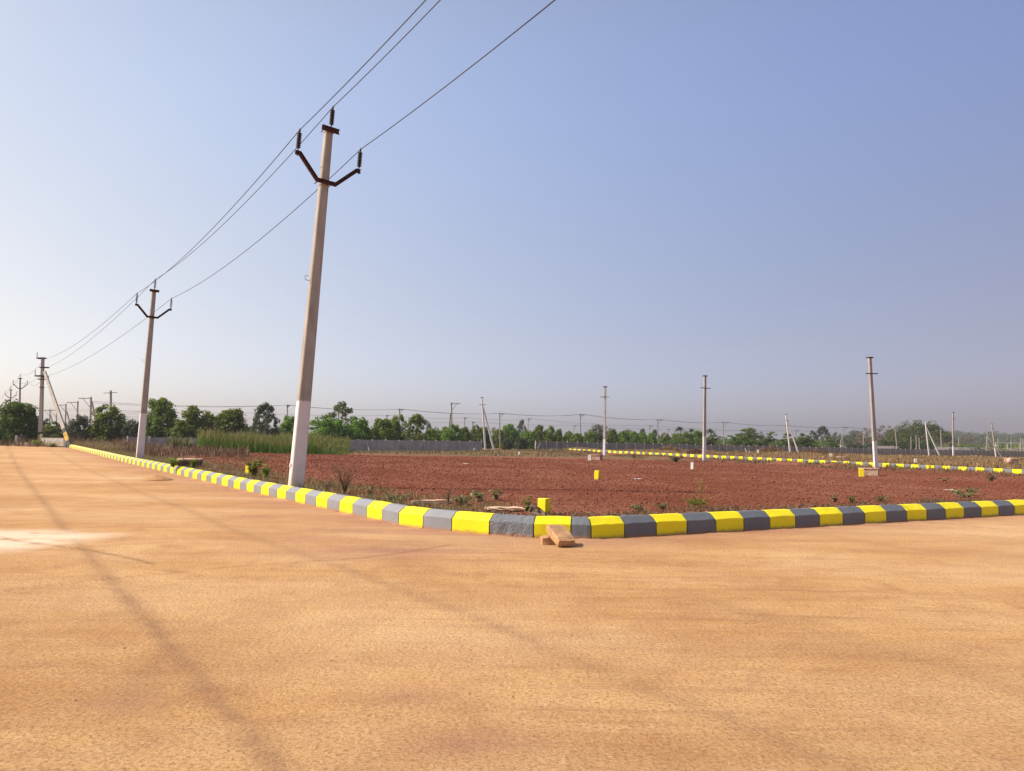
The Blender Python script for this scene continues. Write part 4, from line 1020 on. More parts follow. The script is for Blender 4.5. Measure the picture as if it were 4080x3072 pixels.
def tree(kind, label, x0, x1, ytop, D, group='trees behind the walls', name=None, cat='tree', zb=None):
    """x0..x1: image columns of the crown, ytop: image row of its top, D: depth"""
    global tcount
    shp, mat, ncl, nlf, ls, nv = KIND[kind]; v = tcount % nv; tcount += 1
    me, tm = proto(shp, v, mat.name, mat, ncl, nlf, ls)
    xc = (x0 + x1) / 2; base = base_at(xc, D); base.z = gnd(base.x, base.y) if zb is None else zb
    top = at(xc, ytop, D); H = top.z - base.z; Wd = (x1 - x0) * D / F_PX
    root = thing(name or {'bush': 'leafy_tree', 'acacia': 'acacia_tree', 'spread': 'spreading_tree'}.get(shp, 'tree'), label, cat, (base.x, base.y, base.z), group)
    root.rotation_euler = (0, 0, random.uniform(0, 6.28)); k = 1.28 if kind == 'bush' else 1.2
    root.scale = (Wd * k, Wd * k, H * 0.97)
    for nm, dat in (('crown', me), ('trunk', tm)):
        o = bpy.data.objects.new(nm, dat); COL.objects.link(o); o.parent = root
    return root
GL = 'trees and shrubs beyond the left road end'
tree('deepbush', 'big dark rounded bush at the left picture edge', -12, 146, 1578, 74, GL, 'large_bush', 'bush')
tree('deepbush', 'dark bush continuing past the left picture edge, lower part', -120, 20, 1640, 80, GL, 'large_bush', 'bush')
tree('greybush', 'dull shrub seen between anchor pole and its strut, left', 140, 196, 1664, 110, GL, 'shrub', 'bush')
tree('bush', 'pale green low bush behind the low wall and strut', 172, 262, 1676, 105, GL, 'shrub', 'bush')
tree('greybush', 'dull brownish-green shrub right of the anchor strut', 270, 358, 1646, 97, GL, 'shrub', 'bush')
tree('bush', 'dense green tree behind the banded base pole', 362, 486, 1603, 98, GL)
tree('greybush', 'dusty low bush right of the T-shaped pole', 480, 553, 1668, 97, GL, 'shrub', 'bush')
tree('greybush', 'dusty low bush directly left of the second roadside pole', 530, 585, 1672, 112, GL, 'shrub', 'bush')
G1 = 'trees behind the first wall'
for row in (('bush', 'tall dense tree immediately right of the second roadside pole', 577, 704, 1580, 106), ('bush', 'broad dark tree with a raised right shoulder behind reeds', 698, 856, 1611, 104),
            ('bush', 'rounded bright tree behind reeds with domed top', 850, 994, 1624, 104), ('airygrey', 'greyish open-crowned tree behind reeds, left of near pole', 992, 1112, 1607, 104),
            ('bush', 'small bright tree just left of the nearest tall pole', 1106, 1192, 1650, 112), ('bush', 'bushy tree just right of the nearest tall pole', 1228, 1364, 1644, 108),
            ('airydark', 'dark tall airy tree standing behind the bright row', 1284, 1413, 1602, 165), ('bush', 'pointed tree at the left end of the visible first wall', 1368, 1470, 1655, 110),
            ('bush', 'low tree pressed against the two-armed pole trees, left', 1460, 1566, 1664, 112), ('bush', 'tall pointed tree directly below the two-armed pole', 1543, 1618, 1645, 116),
            ('airy', 'open-crowned tree with knobbly top right of two-armed pole', 1608, 1710, 1650, 114), ('bush', 'small tree left of the stout strutted side arm pole', 1696, 1757, 1693, 124),
            ('bush', 'small tree hiding the stout pole foot, left half', 1744, 1796, 1697, 132), ('bush', 'bright tree in front of the stout side arm pole', 1766, 1834, 1685, 120),
            ('bush', 'tree just right of the stout side arm pole', 1815, 1878, 1699, 124), ('bush', 'darker tree behind the short armed pole at wall end', 1872, 1914, 1687, 150),
            ('bush', 'tree directly behind the strutted wall-end pole', 1902, 1962, 1695, 150), ('bush', 'tree in the wall gap left of the ochre-foot pole', 1950, 2008, 1696, 165),
            ('bush', 'tree in the wall gap right of the ochre-foot pole', 2000, 2066, 1686, 168), ('greybush', 'small low shrub at the foot of the gap trees', 1996, 2036, 1744, 130),
            ('greybush', 'low shrub by the left end post of the long wall', 2052, 2106, 1738, 128), ('airygrey', 'hazy far tree rising above crowns near the wall gap', 2056, 2100, 1673, 270),
            ('airygrey', 'hazy far tree left of the stout pole crowns', 1692, 1722, 1686, 280)):
    tree(row[0], row[1], row[2], row[3], row[4], row[5], G1)
G2 = 'trees behind the long wall'
for row in (('bush', 'tree above the left end of the long wall', 2068, 2134, 1704, 152), ('bush', 'tall round-topped tree near the left of the long wall', 2126, 2170, 1690, 158),
            ('bush', 'twin of the round-topped tree, to its right', 2164, 2216, 1693, 158), ('bush', 'lower tree filling the row right of the twin crowns', 2206, 2246, 1707, 162),
            ('bush', 'tree left of the white side arm pole behind the wall', 2238, 2292, 1713, 160), ('bush', 'greenish tree hugging the white side arm pole, right side', 2280, 2332, 1722, 158),
            ('bush', 'tree left of the bare box pole, in front of far crowns', 2326, 2376, 1708, 162), ('greybush', 'small dark tree touching the bare box pole, left', 2366, 2408, 1722, 165),
            ('farspread', 'pale far broad tree above the wall left of box pole', 2335, 2440, 1682, 275), ('bush', 'neat round tree right of the bare box pole', 2414, 2466, 1708, 166),
            ('bush', 'low bush filling between round trees, right of box pole', 2446, 2510, 1744, 170), ('bush', 'round tree before a darker far crown', 2464, 2512, 1712, 172),
            ('farspread', 'dark far crown between the round trees', 2462, 2540, 1704, 260), ('bush', 'wide round tree left of the midway side arm poles', 2500, 2556, 1716, 172),
            ('bush', 'slightly yellow tree left of the slender arm pole', 2544, 2584, 1718, 176), ('bush', 'round tree between the two side arm poles midway', 2574, 2620, 1724, 182),
            ('bush', 'tree right of the midway white side arm pole', 2628, 2674, 1720, 178), ('bush', 'low tree left of the tallest palm', 2668, 2712, 1722, 190),
            ('bush', 'bright crown in front of the tallest palm', 2704, 2760, 1708, 185), ('bush', 'crown left of the middle bare pole, below small palm', 2748, 2800, 1711, 185),
            ('airygrey', 'hazy far tree left of the midway poles', 2540, 2580, 1708, 290), ('airygrey', 'hazy far tree just right of the midway poles', 2590, 2628, 1712, 290)):
    tree(row[0], row[1], row[2], row[3], row[4], row[5], G2)
G3 = 'feathery trees along the long wall'
for row in (('acacia', 'low feathery tree filling the wall top left of middle pole', 2660, 2770, 1738, 165), ('acacia', 'low feathery tree right of the middle bare pole', 2790, 2900, 1728, 168),
            ('acacia', 'low feathery tree below the armed pole right of palms', 2860, 2960, 1732, 172), ('acacia', 'tall bright feathery tree, highest of the low group', 2924, 3046, 1700, 172),
            ('farspread', 'dark dome crown peeking above the tallest feathery tree', 2945, 3038, 1696, 240), ('acacia', 'feathery tree left of the strutted right pole', 3030, 3120, 1718, 175),
            ('acacia', 'dark feathery tree behind the strutted right pole', 3096, 3180, 1722, 176), ('acacia', 'feathery tree right of the strutted right pole', 3160, 3240, 1722, 178),
            ('acacia', 'lighter feathery tree right end of the feathery group', 3250, 3336, 1736, 182), ('acacia', 'small feathery filler low between right-hand feathery trees', 3215, 3275, 1757, 180),
            ('greybush', 'small round bush right of the propped side arm pole', 3366, 3402, 1748, 232)):
    tree(row[0], row[1], row[2], row[3], row[4], row[5], G3)
G4 = 'far trees on the right'
for row in (('airygrey', 'hazy far rounded tree left of the propped side arm pole', 3248, 3310, 1698, 300), ('airygrey', 'hazy far lower tree touching the rounded far tree', 3216, 3262, 1716, 300),
            ('farspread', 'hazy far flat crown left of the bare brown trees', 3308, 3372, 1716, 420), ('farspread', 'hazy far wide crown behind the bare brown trees', 3360, 3460, 1706, 430),
            ('brown', 'bare brown tree left of the leaning bare pole', 3408, 3492, 1702, 290), ('brown', 'taller bare brown tree right behind leaning bare pole', 3476, 3580, 1692, 285),
            ('spread', 'big dark spreading tree, largest crown on the right', 3566, 3762, 1664, 270), ('farspread', 'side crown adjoining the big spreading tree, right', 3730, 3774, 1712, 285),
            ('brown', 'brownish far tree right of the upright thin pole', 3812, 3900, 1732, 330), ('brown', 'brownish far tree just left of the upright thin pole', 3752, 3806, 1736, 330)):
    tree(row[0], row[1], row[2], row[3], row[4], row[5], G4)
xs_b = [(3494, 3536), (3530, 3572), (3574, 3606), (3602, 3636), (3628, 3662), (3660, 3700), (3690, 3722)]
lbs = ['leftmost', 'second', 'third', 'fourth', 'fifth', 'sixth', 'rightmost']
for (x0, x1), w in zip(xs_b, lbs):
    tree('deepbush', '%s round dark bush in the row below the spreading tree' % w, x0, x1, 1746 + random.randint(-3, 4), 238, 'round bushes under the spreading tree', 'round_bush', 'bush')
for (x0, x1, yt, lb) in ((3404, 3440, 1762, 'low green hedge bush behind the wall, left'), (3436, 3490, 1760, 'low green hedge bush behind the wall, middle'), (3370, 3410, 1764, 'low hedge bush next to the propped pole')):
    tree('greybush', lb, x0, x1, yt, 225, 'round bushes under the spreading tree', 'round_bush', 'bush')
KIND['yellow'] = ('acacia', L_YELLOWG, 90, 40, 0.026, 2)
for x0, x1, yt, lb in ((3700, 3748, 1764, 'yellowish leafy stand left of the armless white post'), (3744, 3796, 1762, 'yellowish leafy stand left of the upright thin pole'), (3804, 3838, 1770, 'yellowish leafy stand left of the pale shed'),
                       (3866, 3920, 1768, 'yellowish leafy stand right of the pale shed'), (3914, 3966, 1764, 'yellowish leafy stand left of the concrete frame'), (3960, 4022, 1768, 'yellowish leafy stand under the concrete frame'), (4012, 4078, 1768, 'yellowish leafy stand at the right picture edge')):
    tree('yellow', lb, x0, x1, yt, 248, 'yellowish plants beyond the walls', 'leafy_stand', 'plant')

# palms
def palm(label, px, pc, D, rad):
    base = base_at(px, D); base.z = gnd(base.x, base.y); top = at(px, pc, D); H = top.z - base.z
    root = thing('palm_tree', label, 'palm', base, 'palms behind the long wall')
    m = MB(); m.tube([(0, 0, -0.2), (0.1, 0, H * .5), (0, 0, H)], [0.22, 0.17, 0.15], 8); m.build('trunk', M_BARK, root)
    cs, ns, sz, vr = [], [], [], []
    for f in range(26):
        a = random.uniform(0, 6.28); el = random.uniform(-0.5, 1.35); L_ = rad * random.uniform(.85, 1.1)
        d = Vec((math.cos(a) * math.cos(el), math.sin(a) * math.cos(el), math.sin(el))); sd = Vec((-math.sin(a), math.cos(a), 0))
        for k in range(2, 16):
            t = k / 15; c = Vec((0, 0, H)) + d * (L_ * t) - Vec((0, 0, 0.55 * L_ * t * t))
            for sg in (-1, 1):
                cs.append(c + sd * sg * 0.16 * (1.1 - t) * rad * .35 + Vec((0, 0, -.05 * t))); ns.append((Vec((0, 0, 1)) + sd * sg * .5 + d * .3 + Vec([random.uniform(-.3, .3) for _ in range(3)])).normalized()); sz.append(0.17 * rad * (1.05 - .6 * t)); vr.append(random.uniform(.1, .9))
    o = leaf_mesh('fronds', np.array(cs), np.array(ns), np.array(sz), L_GREYG, np.array(vr), 0.35); o.parent = root
palm('tallest palm, leftmost of the three behind the wall', 2710, 1708, 225, 1.9)
palm('middle small palm close behind the middle bare pole', 2755, 1716, 235, 1.6)
palm('dusty palm just right of the middle bare pole', 2832, 1718, 225, 1.9)

# ------------------------------------------------------------------ far wooded ridge (one mass)
rng = np.random.RandomState(3)
def mass(name, label, cat, cents, rads, per, ls, mat, flat=0.8):
    idx = np.repeat(np.arange(len(cents)), per); d = rng.normal(size=(len(idx), 3)); d /= np.linalg.norm(d, axis=1)[:, None]; d[:, 2] = np.abs(d[:, 2]) * 1.0 - 0.15
    P = cents[idx] + d * (rads[idx] * rng.uniform(.55, 1.05, len(idx)))[:, None] * np.array([1, 1, flat])
    N = d + .5 * rng.normal(size=d.shape); N /= np.linalg.norm(N, axis=1)[:, None]
    var = np.clip(rng.uniform(size=len(cents))[idx] * .7 + .3 * rng.uniform(size=len(idx)), 0, 1)
    o = leaf_mesh(name, P, N, ls * rng.uniform(.6, 1.3, len(P)), mat, var, 0.7)
    return tag(o, label, cat, kind='stuff')
cents, rads = [], []
prof_x = [3300, 3500, 3700, 3780, 3860, 3960, 4000, 4090, 4200, 4500]; prof_y = [1735, 1725, 1722, 1716, 1716, 1714, 1721, 1722, 1718, 1715]
for k in range(520):
    px = rng.uniform(3300, 4480); D = rng.choice([620, 700, 800, 900]) + rng.uniform(-30, 30)
    yt = np.interp(px, prof_x, prof_y) + (900 - D) * 0.075 + rng.uniform(-3, 10)
    q = at(px, yt, D); r_ = rng.uniform(3.5, 8); cents.append((q.x, q.y, q.z - r_ * .8)); rads.append(r_)
    for s in range(1, 4):
        zz = q.z - r_ * .8 - s * r_ * .9
        if zz > -3: cents.append((q.x + rng.uniform(-3, 3), q.y - s * 4, zz)); rads.append(r_)
mass('distant_wood', 'hazy bluish wooded ridge along the right horizon', 'woodland', np.array(cents), np.array(rads), 60, 0.75, L_GREYG)
cents, rads = [], []
for k in range(420):
    px = rng.uniform(-100, 3350); D = rng.uniform(330, 460)
    hor = 1763 + (px - 2040) * .0145
    q = at(px, hor - rng.uniform(14, 36) - (18 if 950 < px < 1120 else 0), D); r_ = rng.uniform(2.5, 4.5); cents.append((q.x, q.y, q.z - r_ * .7)); rads.append(r_)
    for s in (1, 2):
        if q.z - r_ * (.7 + s) > -3: cents.append((q.x + rng.uniform(-2, 2), q.y - s * 2, q.z - r_ * (.7 + s))); rads.append(r_)
mass('distant_wood', 'hazy distant tree belt glimpsed between the trees behind walls', 'woodland', np.array(cents), np.array(rads), 45, 0.55, L_GREYG)
cents, rads = [], []
for k in range(430):
    px = rng.uniform(2150, 4300); D = np.interp(px, [2150, 2700, 3300, 4300], [150, 185, 240, 300]) + rng.uniform(0, 40)
    q = at(px, 1775 + (px - 2040) * .004 - rng.uniform(0, 14) - (rng.uniform(0, 22) if px < 3330 else 0), D); r_ = rng.uniform(.8, 1.8); cents.append((q.x, q.y, q.z - r_ * .5)); rads.append(r_)
    cents.append((q.x, q.y, q.z - r_ * 1.3)); rads.append(r_)
mass('undergrowth', 'low scrub filling in below the trees behind the long wall', 'undergrowth', np.array(cents), np.array(rads), 55, 0.2, L_ACACIA)

# ------------------------------------------------------------------ grasses (uncountable)
def blades(name, label, cat, X, Y, Z, h, w, lean, mat, tip=None, seed=1, bend=0.35):
    rg = np.random.RandomState(seed); n = len(X)
    a = rg.uniform(0, 6.283, n); la = rg.uniform(0, 6.283, n); ln = lean * rg.uniform(.2, 1.0, n) * h
    dx, dy = np.cos(a) * w, np.sin(a) * w; lx, ly = np.cos(la) * ln, np.sin(la) * ln
    b0 = np.stack([X - dx, Y - dy, Z - .03], -1); b1 = np.stack([X + dx, Y + dy, Z - .03], -1)
    m0 = np.stack([X - dx * .8 + lx * bend, Y - dy * .8 + ly * bend, Z + h * .55], -1); m1 = np.stack([X + dx * .8 + lx * bend, Y + dy * .8 + ly * bend, Z + h * .55], -1)
    hz = np.sqrt(np.maximum(h ** 2 - (ln * .9) ** 2, (0.15 * h) ** 2))
    t0 = np.stack([X - dx * .15 + lx, Y - dy * .15 + ly, Z + hz], -1); t1_ = np.stack([X + dx * .15 + lx, Y + dy * .15 + ly, Z + hz], -1)
    V = np.stack([b0, b1, m1, m0, t1_, t0], 1).reshape(-1, 3); o6 = np.arange(n)[:, None] * 6
    F = np.concatenate([o6 + np.array([[0, 1, 2, 3]]), o6 + np.array([[3, 2, 4, 5]])], 0)
    o = np_mesh(name, V, F, mat, {'leafvar': ('FLOAT', np.repeat(rg.uniform(0, 1, n), 6))})
    if label: tag(o, label, cat, kind='stuff')
    return o
def scatter_px(n, x0, x1, D0, D1, seed, power=1.0):
    rg = np.random.RandomState(seed); px = rg.uniform(x0, x1, n); D = D0 + (D1 - D0) * rg.uniform(0, 1, n) ** power
    X = (px - 2040) / F_PX * D * 1.003; return X, D.copy(), rg
def zs(X, Y): return np.array([gnd(float(a), float(b)) for a, b in zip(X, Y)])
# tall green reeds in front of the first wall
X_, Y_, rg = scatter_px(19000, 800, 1400, 62, 90, 11)
keep = (X_ > -40) & (rg.uniform(size=len(X_)) < np.clip((X_ + 34) / 6, .05, 1)); X_, Y_ = X_[keep], Y_[keep]
hv = np.array([.92 + .45 * mnoise.noise((a * .5, b * .5, 3)) for a, b in zip(X_, Y_)]) * np.clip(.15 + (-14.2 - X_) / 4.0, .10, 1)
blades('reed_bed', 'tall green reeds with tan tips filling the ground before the first wall', 'reeds', X_, Y_, zs(X_, Y_), hv * rg.uniform(.8, 1.75, len(X_)), 0.022, 0.3, L_REED, seed=2)
k = rg.uniform(size=len(X_)) < .22
Xt, Yt = X_[k], Y_[k]
blades('reed_heads', 'tan seed heads standing over the green reeds', 'reeds', Xt, Yt, zs(Xt, Yt) + .95 * hv[k], hv[k] * rg.uniform(.3, 0.95, len(Xt)), 0.028, 0.35, L_REEDTIP, seed=5)
# tangled dry brown weeds at left
X_, Y_, rg = scatter_px(9000, 470, 1000, 38, 66, 12)
kk = (X_ < -8 - 0.12 * Y_ + rg.normal(0, 3.0, len(X_))); kdl = dist_polyline(X_, Y_, [tuple(q) for q in P2[::3]]); kk &= (kdl > 1.2)
X_, Y_ = X_[kk], Y_[kk]
hm = np.array([mnoise.noise((a * .45, b * .45, 2)) + .6 * mnoise.noise((a * 1.3, b * 1.3, 8)) for a, b in zip(X_, Y_)])
X_, Y_, hm = X_[hm > -.12], Y_[hm > -.12], hm[hm > -.12]; rg = np.random.RandomState(4); hm = np.clip(.25 + hm * .95, .2, 1.1)
blades('dry_weed_tangle', 'tangled dry brown weeds behind the left kerb', 'dry weeds', X_, Y_, zs(X_, Y_), hm * rg.uniform(.5, 1.1, len(X_)), 0.017, 0.8, L_DRYBR, seed=6)
X_, Y_, rg = scatter_px(900, 690, 770, 55, 62, 33)
blades('green_weed_patch', 'patch of pale green broadleaf weeds among dry tangle near reeds', 'weeds', X_, Y_, zs(X_, Y_), rg.uniform(.4, 1.1, len(X_)), 0.06, 0.6, L_PALEW, seed=16)
# dry grass around the far left road end
X_, Y_, rg = scatter_px(9000, -160, 560, 66, 100, 13)
az_ = np.arctan2(X_, Y_); kk = np.hypot(X_, Y_) > road_rmax(az_) + .4; X_, Y_ = X_[kk], Y_[kk]
blades('dry_grass', 'straw coloured dry grass beyond the left road end', 'dry grass', X_, Y_, zs(X_, Y_), rg.uniform(.25, .75, len(X_)) * np.where(rg.uniform(size=len(X_)) < .15, 1.6, 1), 0.02, 0.7, L_DRYBR, seed=7)
# dusty verge grass directly behind the left kerb and thin weeds behind the right kerb
def along(seed, n, i0, i1, dmin, dmax):
    rg = np.random.RandomState(seed); f = rg.uniform(i0, i1 - .001, n); i = f.astype(int); t = f - i
    A_ = np.array([[p.x, p.y] for p in path]); N_ = np.array([[q.x, q.y] for q in nrm])
    P = A_[i] * (1 - t)[:, None] + A_[i + 1] * t[:, None] + N_[i] * (dmin + (dmax - dmin) * rg.uniform(0, 1, n) ** 1.6)[:, None]
    return P[:, 0], P[:, 1], rg
X_, Y_, rg = along(21, 16000, 30, n_left + 1, 0.26, 1.9)
pn = np.array([mnoise.noise((a * .55, b * .55, 4)) for a, b in zip(X_, Y_)]); kk = pn > -.18 + .3 * rg.uniform(-1, 1, len(X_)); X_, Y_ = X_[kk], Y_[kk]
blades('verge_grass', 'short dusty grass on the verge behind the left kerb', 'grass', X_, Y_, zs(X_, Y_), rg.uniform(.05, .16, len(X_)), 0.006, 0.9, L_VERGE, seed=8)
X_, Y_, rg = along(22, 5200, n_left + 1, len(path) - 8, 0.26, 0.95)
pn = np.array([mnoise.noise((a * 1.2, b * 1.2, 7)) for a, b in zip(X_, Y_)]); kk = pn > .05 + .25 * rg.uniform(-1, 1, len(X_)); X_, Y_ = X_[kk], Y_[kk]
blades('verge_weeds', 'thin dusty weeds and litter behind the right kerb', 'weeds', X_, Y_, zs(X_, Y_), rg.uniform(.03, .12, len(X_)), 0.006, 0.9, L_VERGE, seed=9)
X_, Y_, rg = along(23, 9000, 0, 32, 0.3, 4.5)
blades('verge_grass', 'brown dry grass on the far part of the left verge', 'grass', X_, Y_, zs(X_, Y_), rg.uniform(.12, .42, len(X_)), 0.012, 0.8, L_DRYBR, seed=10)
# straw covered ground between distant kerb and long wall
rg = np.random.RandomState(31); n = 26000
f = rg.uniform(0, len(far_path) - 1.001, n); i = f.astype(int)
A_ = np.array([[p.x, p.y] for p in far_path]); N_ = np.array([[q.x, q.y] for q in fn])
dd = 3.0 + 75 * rg.uniform(0, 1, n) ** 1.3
P = A_[i] + (A_[i + 1] - A_[i]) * (f - i)[:, None] + N_[i] * dd[:, None]
wl2 = [(wall2_pt(j).x, wall2_pt(j).y) for j in (0, 84)]
side = (wl2[1][0] - wl2[0][0]) * (P[:, 1] - wl2[0][1]) - (wl2[1][1] - wl2[0][1]) * (P[:, 0] - wl2[0][0])
pn = np.array([mnoise.noise((a * .12, b * .12, 14)) for a, b in P]); kk = (side < -30) & (pn > -.3) & (P[:, 1] < 190)
P = P[kk]; pn = pn[kk]
blades('straw_litter', 'golden straw and cut dry grass between distant kerb and long wall', 'straw', P[:, 0], P[:, 1], zs(P[:, 0], P[:, 1]) , rg.uniform(.10, .38, len(P)), 0.03, 1.0, L_STRAW, seed=11)
# heaps of cut straw lying before the long wall
def straw_heap(label, px, py, D, w, h):
    p = at(px, py, D); p.z = gnd(p.x, p.y); n = 520
    a = np.random.uniform(0, 6.283, n); r = np.sqrt(np.random.uniform(0, 1, n)); x = np.cos(a) * r * w / 2; y = np.sin(a) * r * w * .28
    o = blades('straw_heap', None, None, x, y, h * np.clip(1 - r ** 1.6, 0, 1) * np.random.uniform(.5, 1, n), np.random.uniform(.3, .8, n) * min(1, h * 1.6), 0.03, 1.1, L_STRAW, seed=int(px))
    o.location = p; tag(o, label, 'straw heap', 'straw heaps before the long wall')
straw_heap('straw heap before the long wall, between the two left bare poles', 2664, 1808, 98, 3.6, .6)
straw_heap('smaller straw heap just left of the middle bare pole', 2772, 1812, 92, 2.2, .45)
straw_heap('straw heap just right of the middle bare pole', 2935, 1815, 92, 2.0, .4)
straw_heap('straw heap left of the strutted right pole', 3070, 1806, 118, 4.6, .8)
straw_heap('long straw heap right of the strutted right pole', 3240, 1813, 112, 5.5, .6)
# mixed dry grass in the gap and along the soil bank
X_, Y_, rg = scatter_px(9000, 1350, 2350, 66, 118, 41, .8)
kk = (Y_ > 66 + 3 * rg.normal(size=len(X_))) ; X_, Y_ = X_[kk], Y_[kk]
w1p = np.array([[wall1_pt(j).x, wall1_pt(j).y] for j in (-12, 11)])
sd = (w1p[1, 0] - w1p[0, 0]) * (Y_ - w1p[0, 1]) - (w1p[1, 1] - w1p[0, 1]) * (X_ - w1p[0, 0]); X_, Y_ = X_[(sd < -12) | (X_ > -3)], Y_[(sd < -12) | (X_ > -3)]
pn = np.array([mnoise.noise((a * .2, b * .2, 24)) for a, b in zip(X_, Y_)]); X_, Y_ = X_[pn > -.15], Y_[pn > -.15]
blades('dry_grass', 'olive and brown dry grass at the far edge of the red field', 'dry grass', X_, Y_, zs(X_, Y_), rg.uniform(.12, .35, len(X_)), 0.03, 0.9, L_VERGE, seed=12)
rg = np.random.RandomState(51); n = 13000
f = rg.uniform(0, len(far_path) - 1.001, n); i = f.astype(int); P = A_[i] + (A_[i + 1] - A_[i]) * (f - i)[:, None] - N_[i] * (0.25 + 7.5 * rg.uniform(0, 1, n) ** 1.2)[:, None]
pn = np.array([mnoise.noise((a * .3, b * .3, 44)) for a, b in P]); P = P[pn > .0]
blades('bank_weeds', 'patchy dusty weeds on the soil bank before the distant kerb', 'weeds', P[:, 0], P[:, 1], zs(P[:, 0], P[:, 1]), rg.uniform(.08, .26, len(P)), 0.022, 0.9, L_VERGE, seed=13)
# loose clods of red soil over the field
rg = np.random.RandomState(61); n = 60000
u_ = rg.uniform(0, 1, n); azc = rg.uniform(AZ_L * .75, AZ_R, n); rbk = np.interp(azc, az_b, r_b) + .15
rc = rbk * (62 / rbk) ** u_
Xc, Yc = rc * np.sin(azc), rc * np.cos(azc)
fxk = np.interp(Yc, [p.y for p in far_path][::-1], [p.x for p in far_path][::-1]); kdc = dist_polyline(Xc, Yc, [tuple(q) for q in P2[::2]])
kk = (Xc < fxk - .6) & (kdc > .3); Xc, Yc, rc = Xc[kk], Yc[kk], rc[kk]; n = len(Xc)
s = (0.0055 + 0.00055 * rc) * rg.uniform(.5, 1.6, n) * np.where(rg.uniform(size=n) < .05, 1.8, 1)
oc = np.array([[1, 0, 0], [0, 1, 0], [-1, 0, 0], [0, -1, 0], [0, 0, .6], [0, 0, -.5]], float)
V = oc[None] * rg.uniform(.65, 1.3, (n, 6, 1)) * s[:, None, None] + rg.uniform(-.25, .25, (n, 6, 3)) * s[:, None, None]
V += np.stack([Xc, Yc, zs(Xc, Yc) + s * .3], -1)[:, None]
tri = np.array([[0, 1, 4], [1, 2, 4], [2, 3, 4], [3, 0, 4], [1, 0, 5], [2, 1, 5], [3, 2, 5], [0, 3, 5]])
F = (np.arange(n)[:, None, None] * 6 + tri[None]).reshape(-1, 3)
def mat_clod():
    t = NT('red_soil_clods'); p = t.pos()
    c = t.ramp(t.noise(p, 3.0, 6, .7), [(0.3, (0.150, 0.045, 0.025)), (0.55, (0.204, 0.068, 0.037)), (0.8, (0.27, 0.112, 0.074))])
    return t.finish(c, 1.0)
o = np_mesh('soil_clods', V.reshape(-1, 3), F, mat_clod()); tag(o, 'crumbly clods of red soil strewn over the tilled field', 'soil clods', kind='stuff')
# chips of bark, dry leaves and earth lying along the kerb back
X_, Y_, rg = along(81, 2600, n_left - 6, len(path) - 8, 0.25, 0.9)
n = len(X_); s = rg.uniform(.012, .05, n); V = oc[None] * rg.uniform(.5, 1.5, (n, 6, 1)) * s[:, None, None] * np.array([1, 1, .35]) + np.stack([X_, Y_, zs(X_, Y_) + s * .1], -1)[:, None]
F = (np.arange(n)[:, None, None] * 6 + tri[None]).reshape(-1, 3)
def mat_chips():
    t = NT('bark_and_earth_chips')
    return t.finish(t.ramp(t.noise(t.pos(), 8, 3, .6), [(0.3, (0.05, 0.03, 0.02)), (0.5, (0.16, 0.09, 0.05)), (0.7, (0.36, 0.24, 0.14))]), 1.0)
o = np_mesh('verge_litter', V.reshape(-1, 3), F, mat_chips()); tag(o, 'brown bark chips and dry litter strewn behind the kerb corner', 'litter', kind='stuff')
# grit swept against the left kerb and pebbles on the road
rg = np.random.RandomState(71); n = 2600
f = rg.uniform(20, len(path) - 8, n); i = f.astype(int)
A2 = np.array([[p.x, p.y, p.z] for p in path]); N2 = np.array([[q.x, q.y, 0] for q in nrm])
P = A2[i] + (A2[i + 1] - A2[i]) * (f - i)[:, None] - N2[i] * (np.abs(rg.normal(0, .06, n)) + rg.exponential(.12, n) * (rg.uniform(size=n) < .4))[:, None]
ex = np.stack([onz(a, b, 0) for a, b in zip(rg.uniform(0, 4080, 90), rg.uniform(2080, 2900, 90))]); P = np.concatenate([P, np.array(ex)]); n = len(P)
s = rg.uniform(.004, .012, n); s[-90:] *= .6; V = oc[None] * rg.uniform(.6, 1.3, (n, 6, 1)) * s[:, None, None] + P[:, None] + np.array([0, 0, .003])
F = (np.arange(n)[:, None, None] * 6 + tri[None]).reshape(-1, 3)
o = np_mesh('road_grit', V.reshape(-1, 3), F, mat_simple('dusty_grit', (0.34, 0.19, 0.11), 1, .4, 30, 0)); tag(o, 'loose grit gathered along the kerb foot and road', 'grit', kind='stuff')

# ------------------------------------------------------------------ single weeds one can point at
def weed(label, px, py, D, h, spread, mat, nst=9, leaf=0.05, nleaf=14, stem=M_STALK, name='weed_plant', drop=0.0):
    p = at(px, py, D); p.z = gnd(p.x, p.y)
    root = thing(name, label, 'weed', p, 'weeds behind the kerbs')
    m = MB(); cs, ns, sz, vr = [], [], [], []
    for k in range(nst):
        a = random.uniform(0, 6.28); sp = spread * random.uniform(.3, 1.0); hh = h * random.uniform(.55, 1.0)
        e = Vec((math.cos(a) * sp, math.sin(a) * sp, hh)); mid = Vec((e.x * .35, e.y * .35, hh * .6))
        m.tube([(0, 0, -.03), mid, e], [.006, .005, .003], 4)
        for j in range(nleaf):
            t = random.uniform(.08, 1.03); c = mid.lerp(e, (t - .5) * 2) if t > .5 else Vec((0, 0, 0)).lerp(mid, t * 2)
            dr = Vec((random.uniform(-1, 1), random.uniform(-1, 1), random.uniform(-.2, 1))).normalized()
            cs.append(c + dr * leaf * .8); ns.append((Vec((0, 0, 1)) + dr * .9 + Vec([random.uniform(-.5, .5) for _ in range(3)])).normalized()); sz.append(leaf * random.uniform(.6, 1.2)); vr.append(random.uniform(0, 1))
    m.build('stem', stem, root)
    if nleaf: o = leaf_mesh('leaves', np.array(cs), np.array(ns), np.array(sz), mat, np.array(vr), .42); o.parent = root
    return root
weed('tall leafy green weed hiding a yellow marker behind left kerb', 1010, 1908, 21.6, .52, .28, L_BRIGHT, 12, .075, 16)
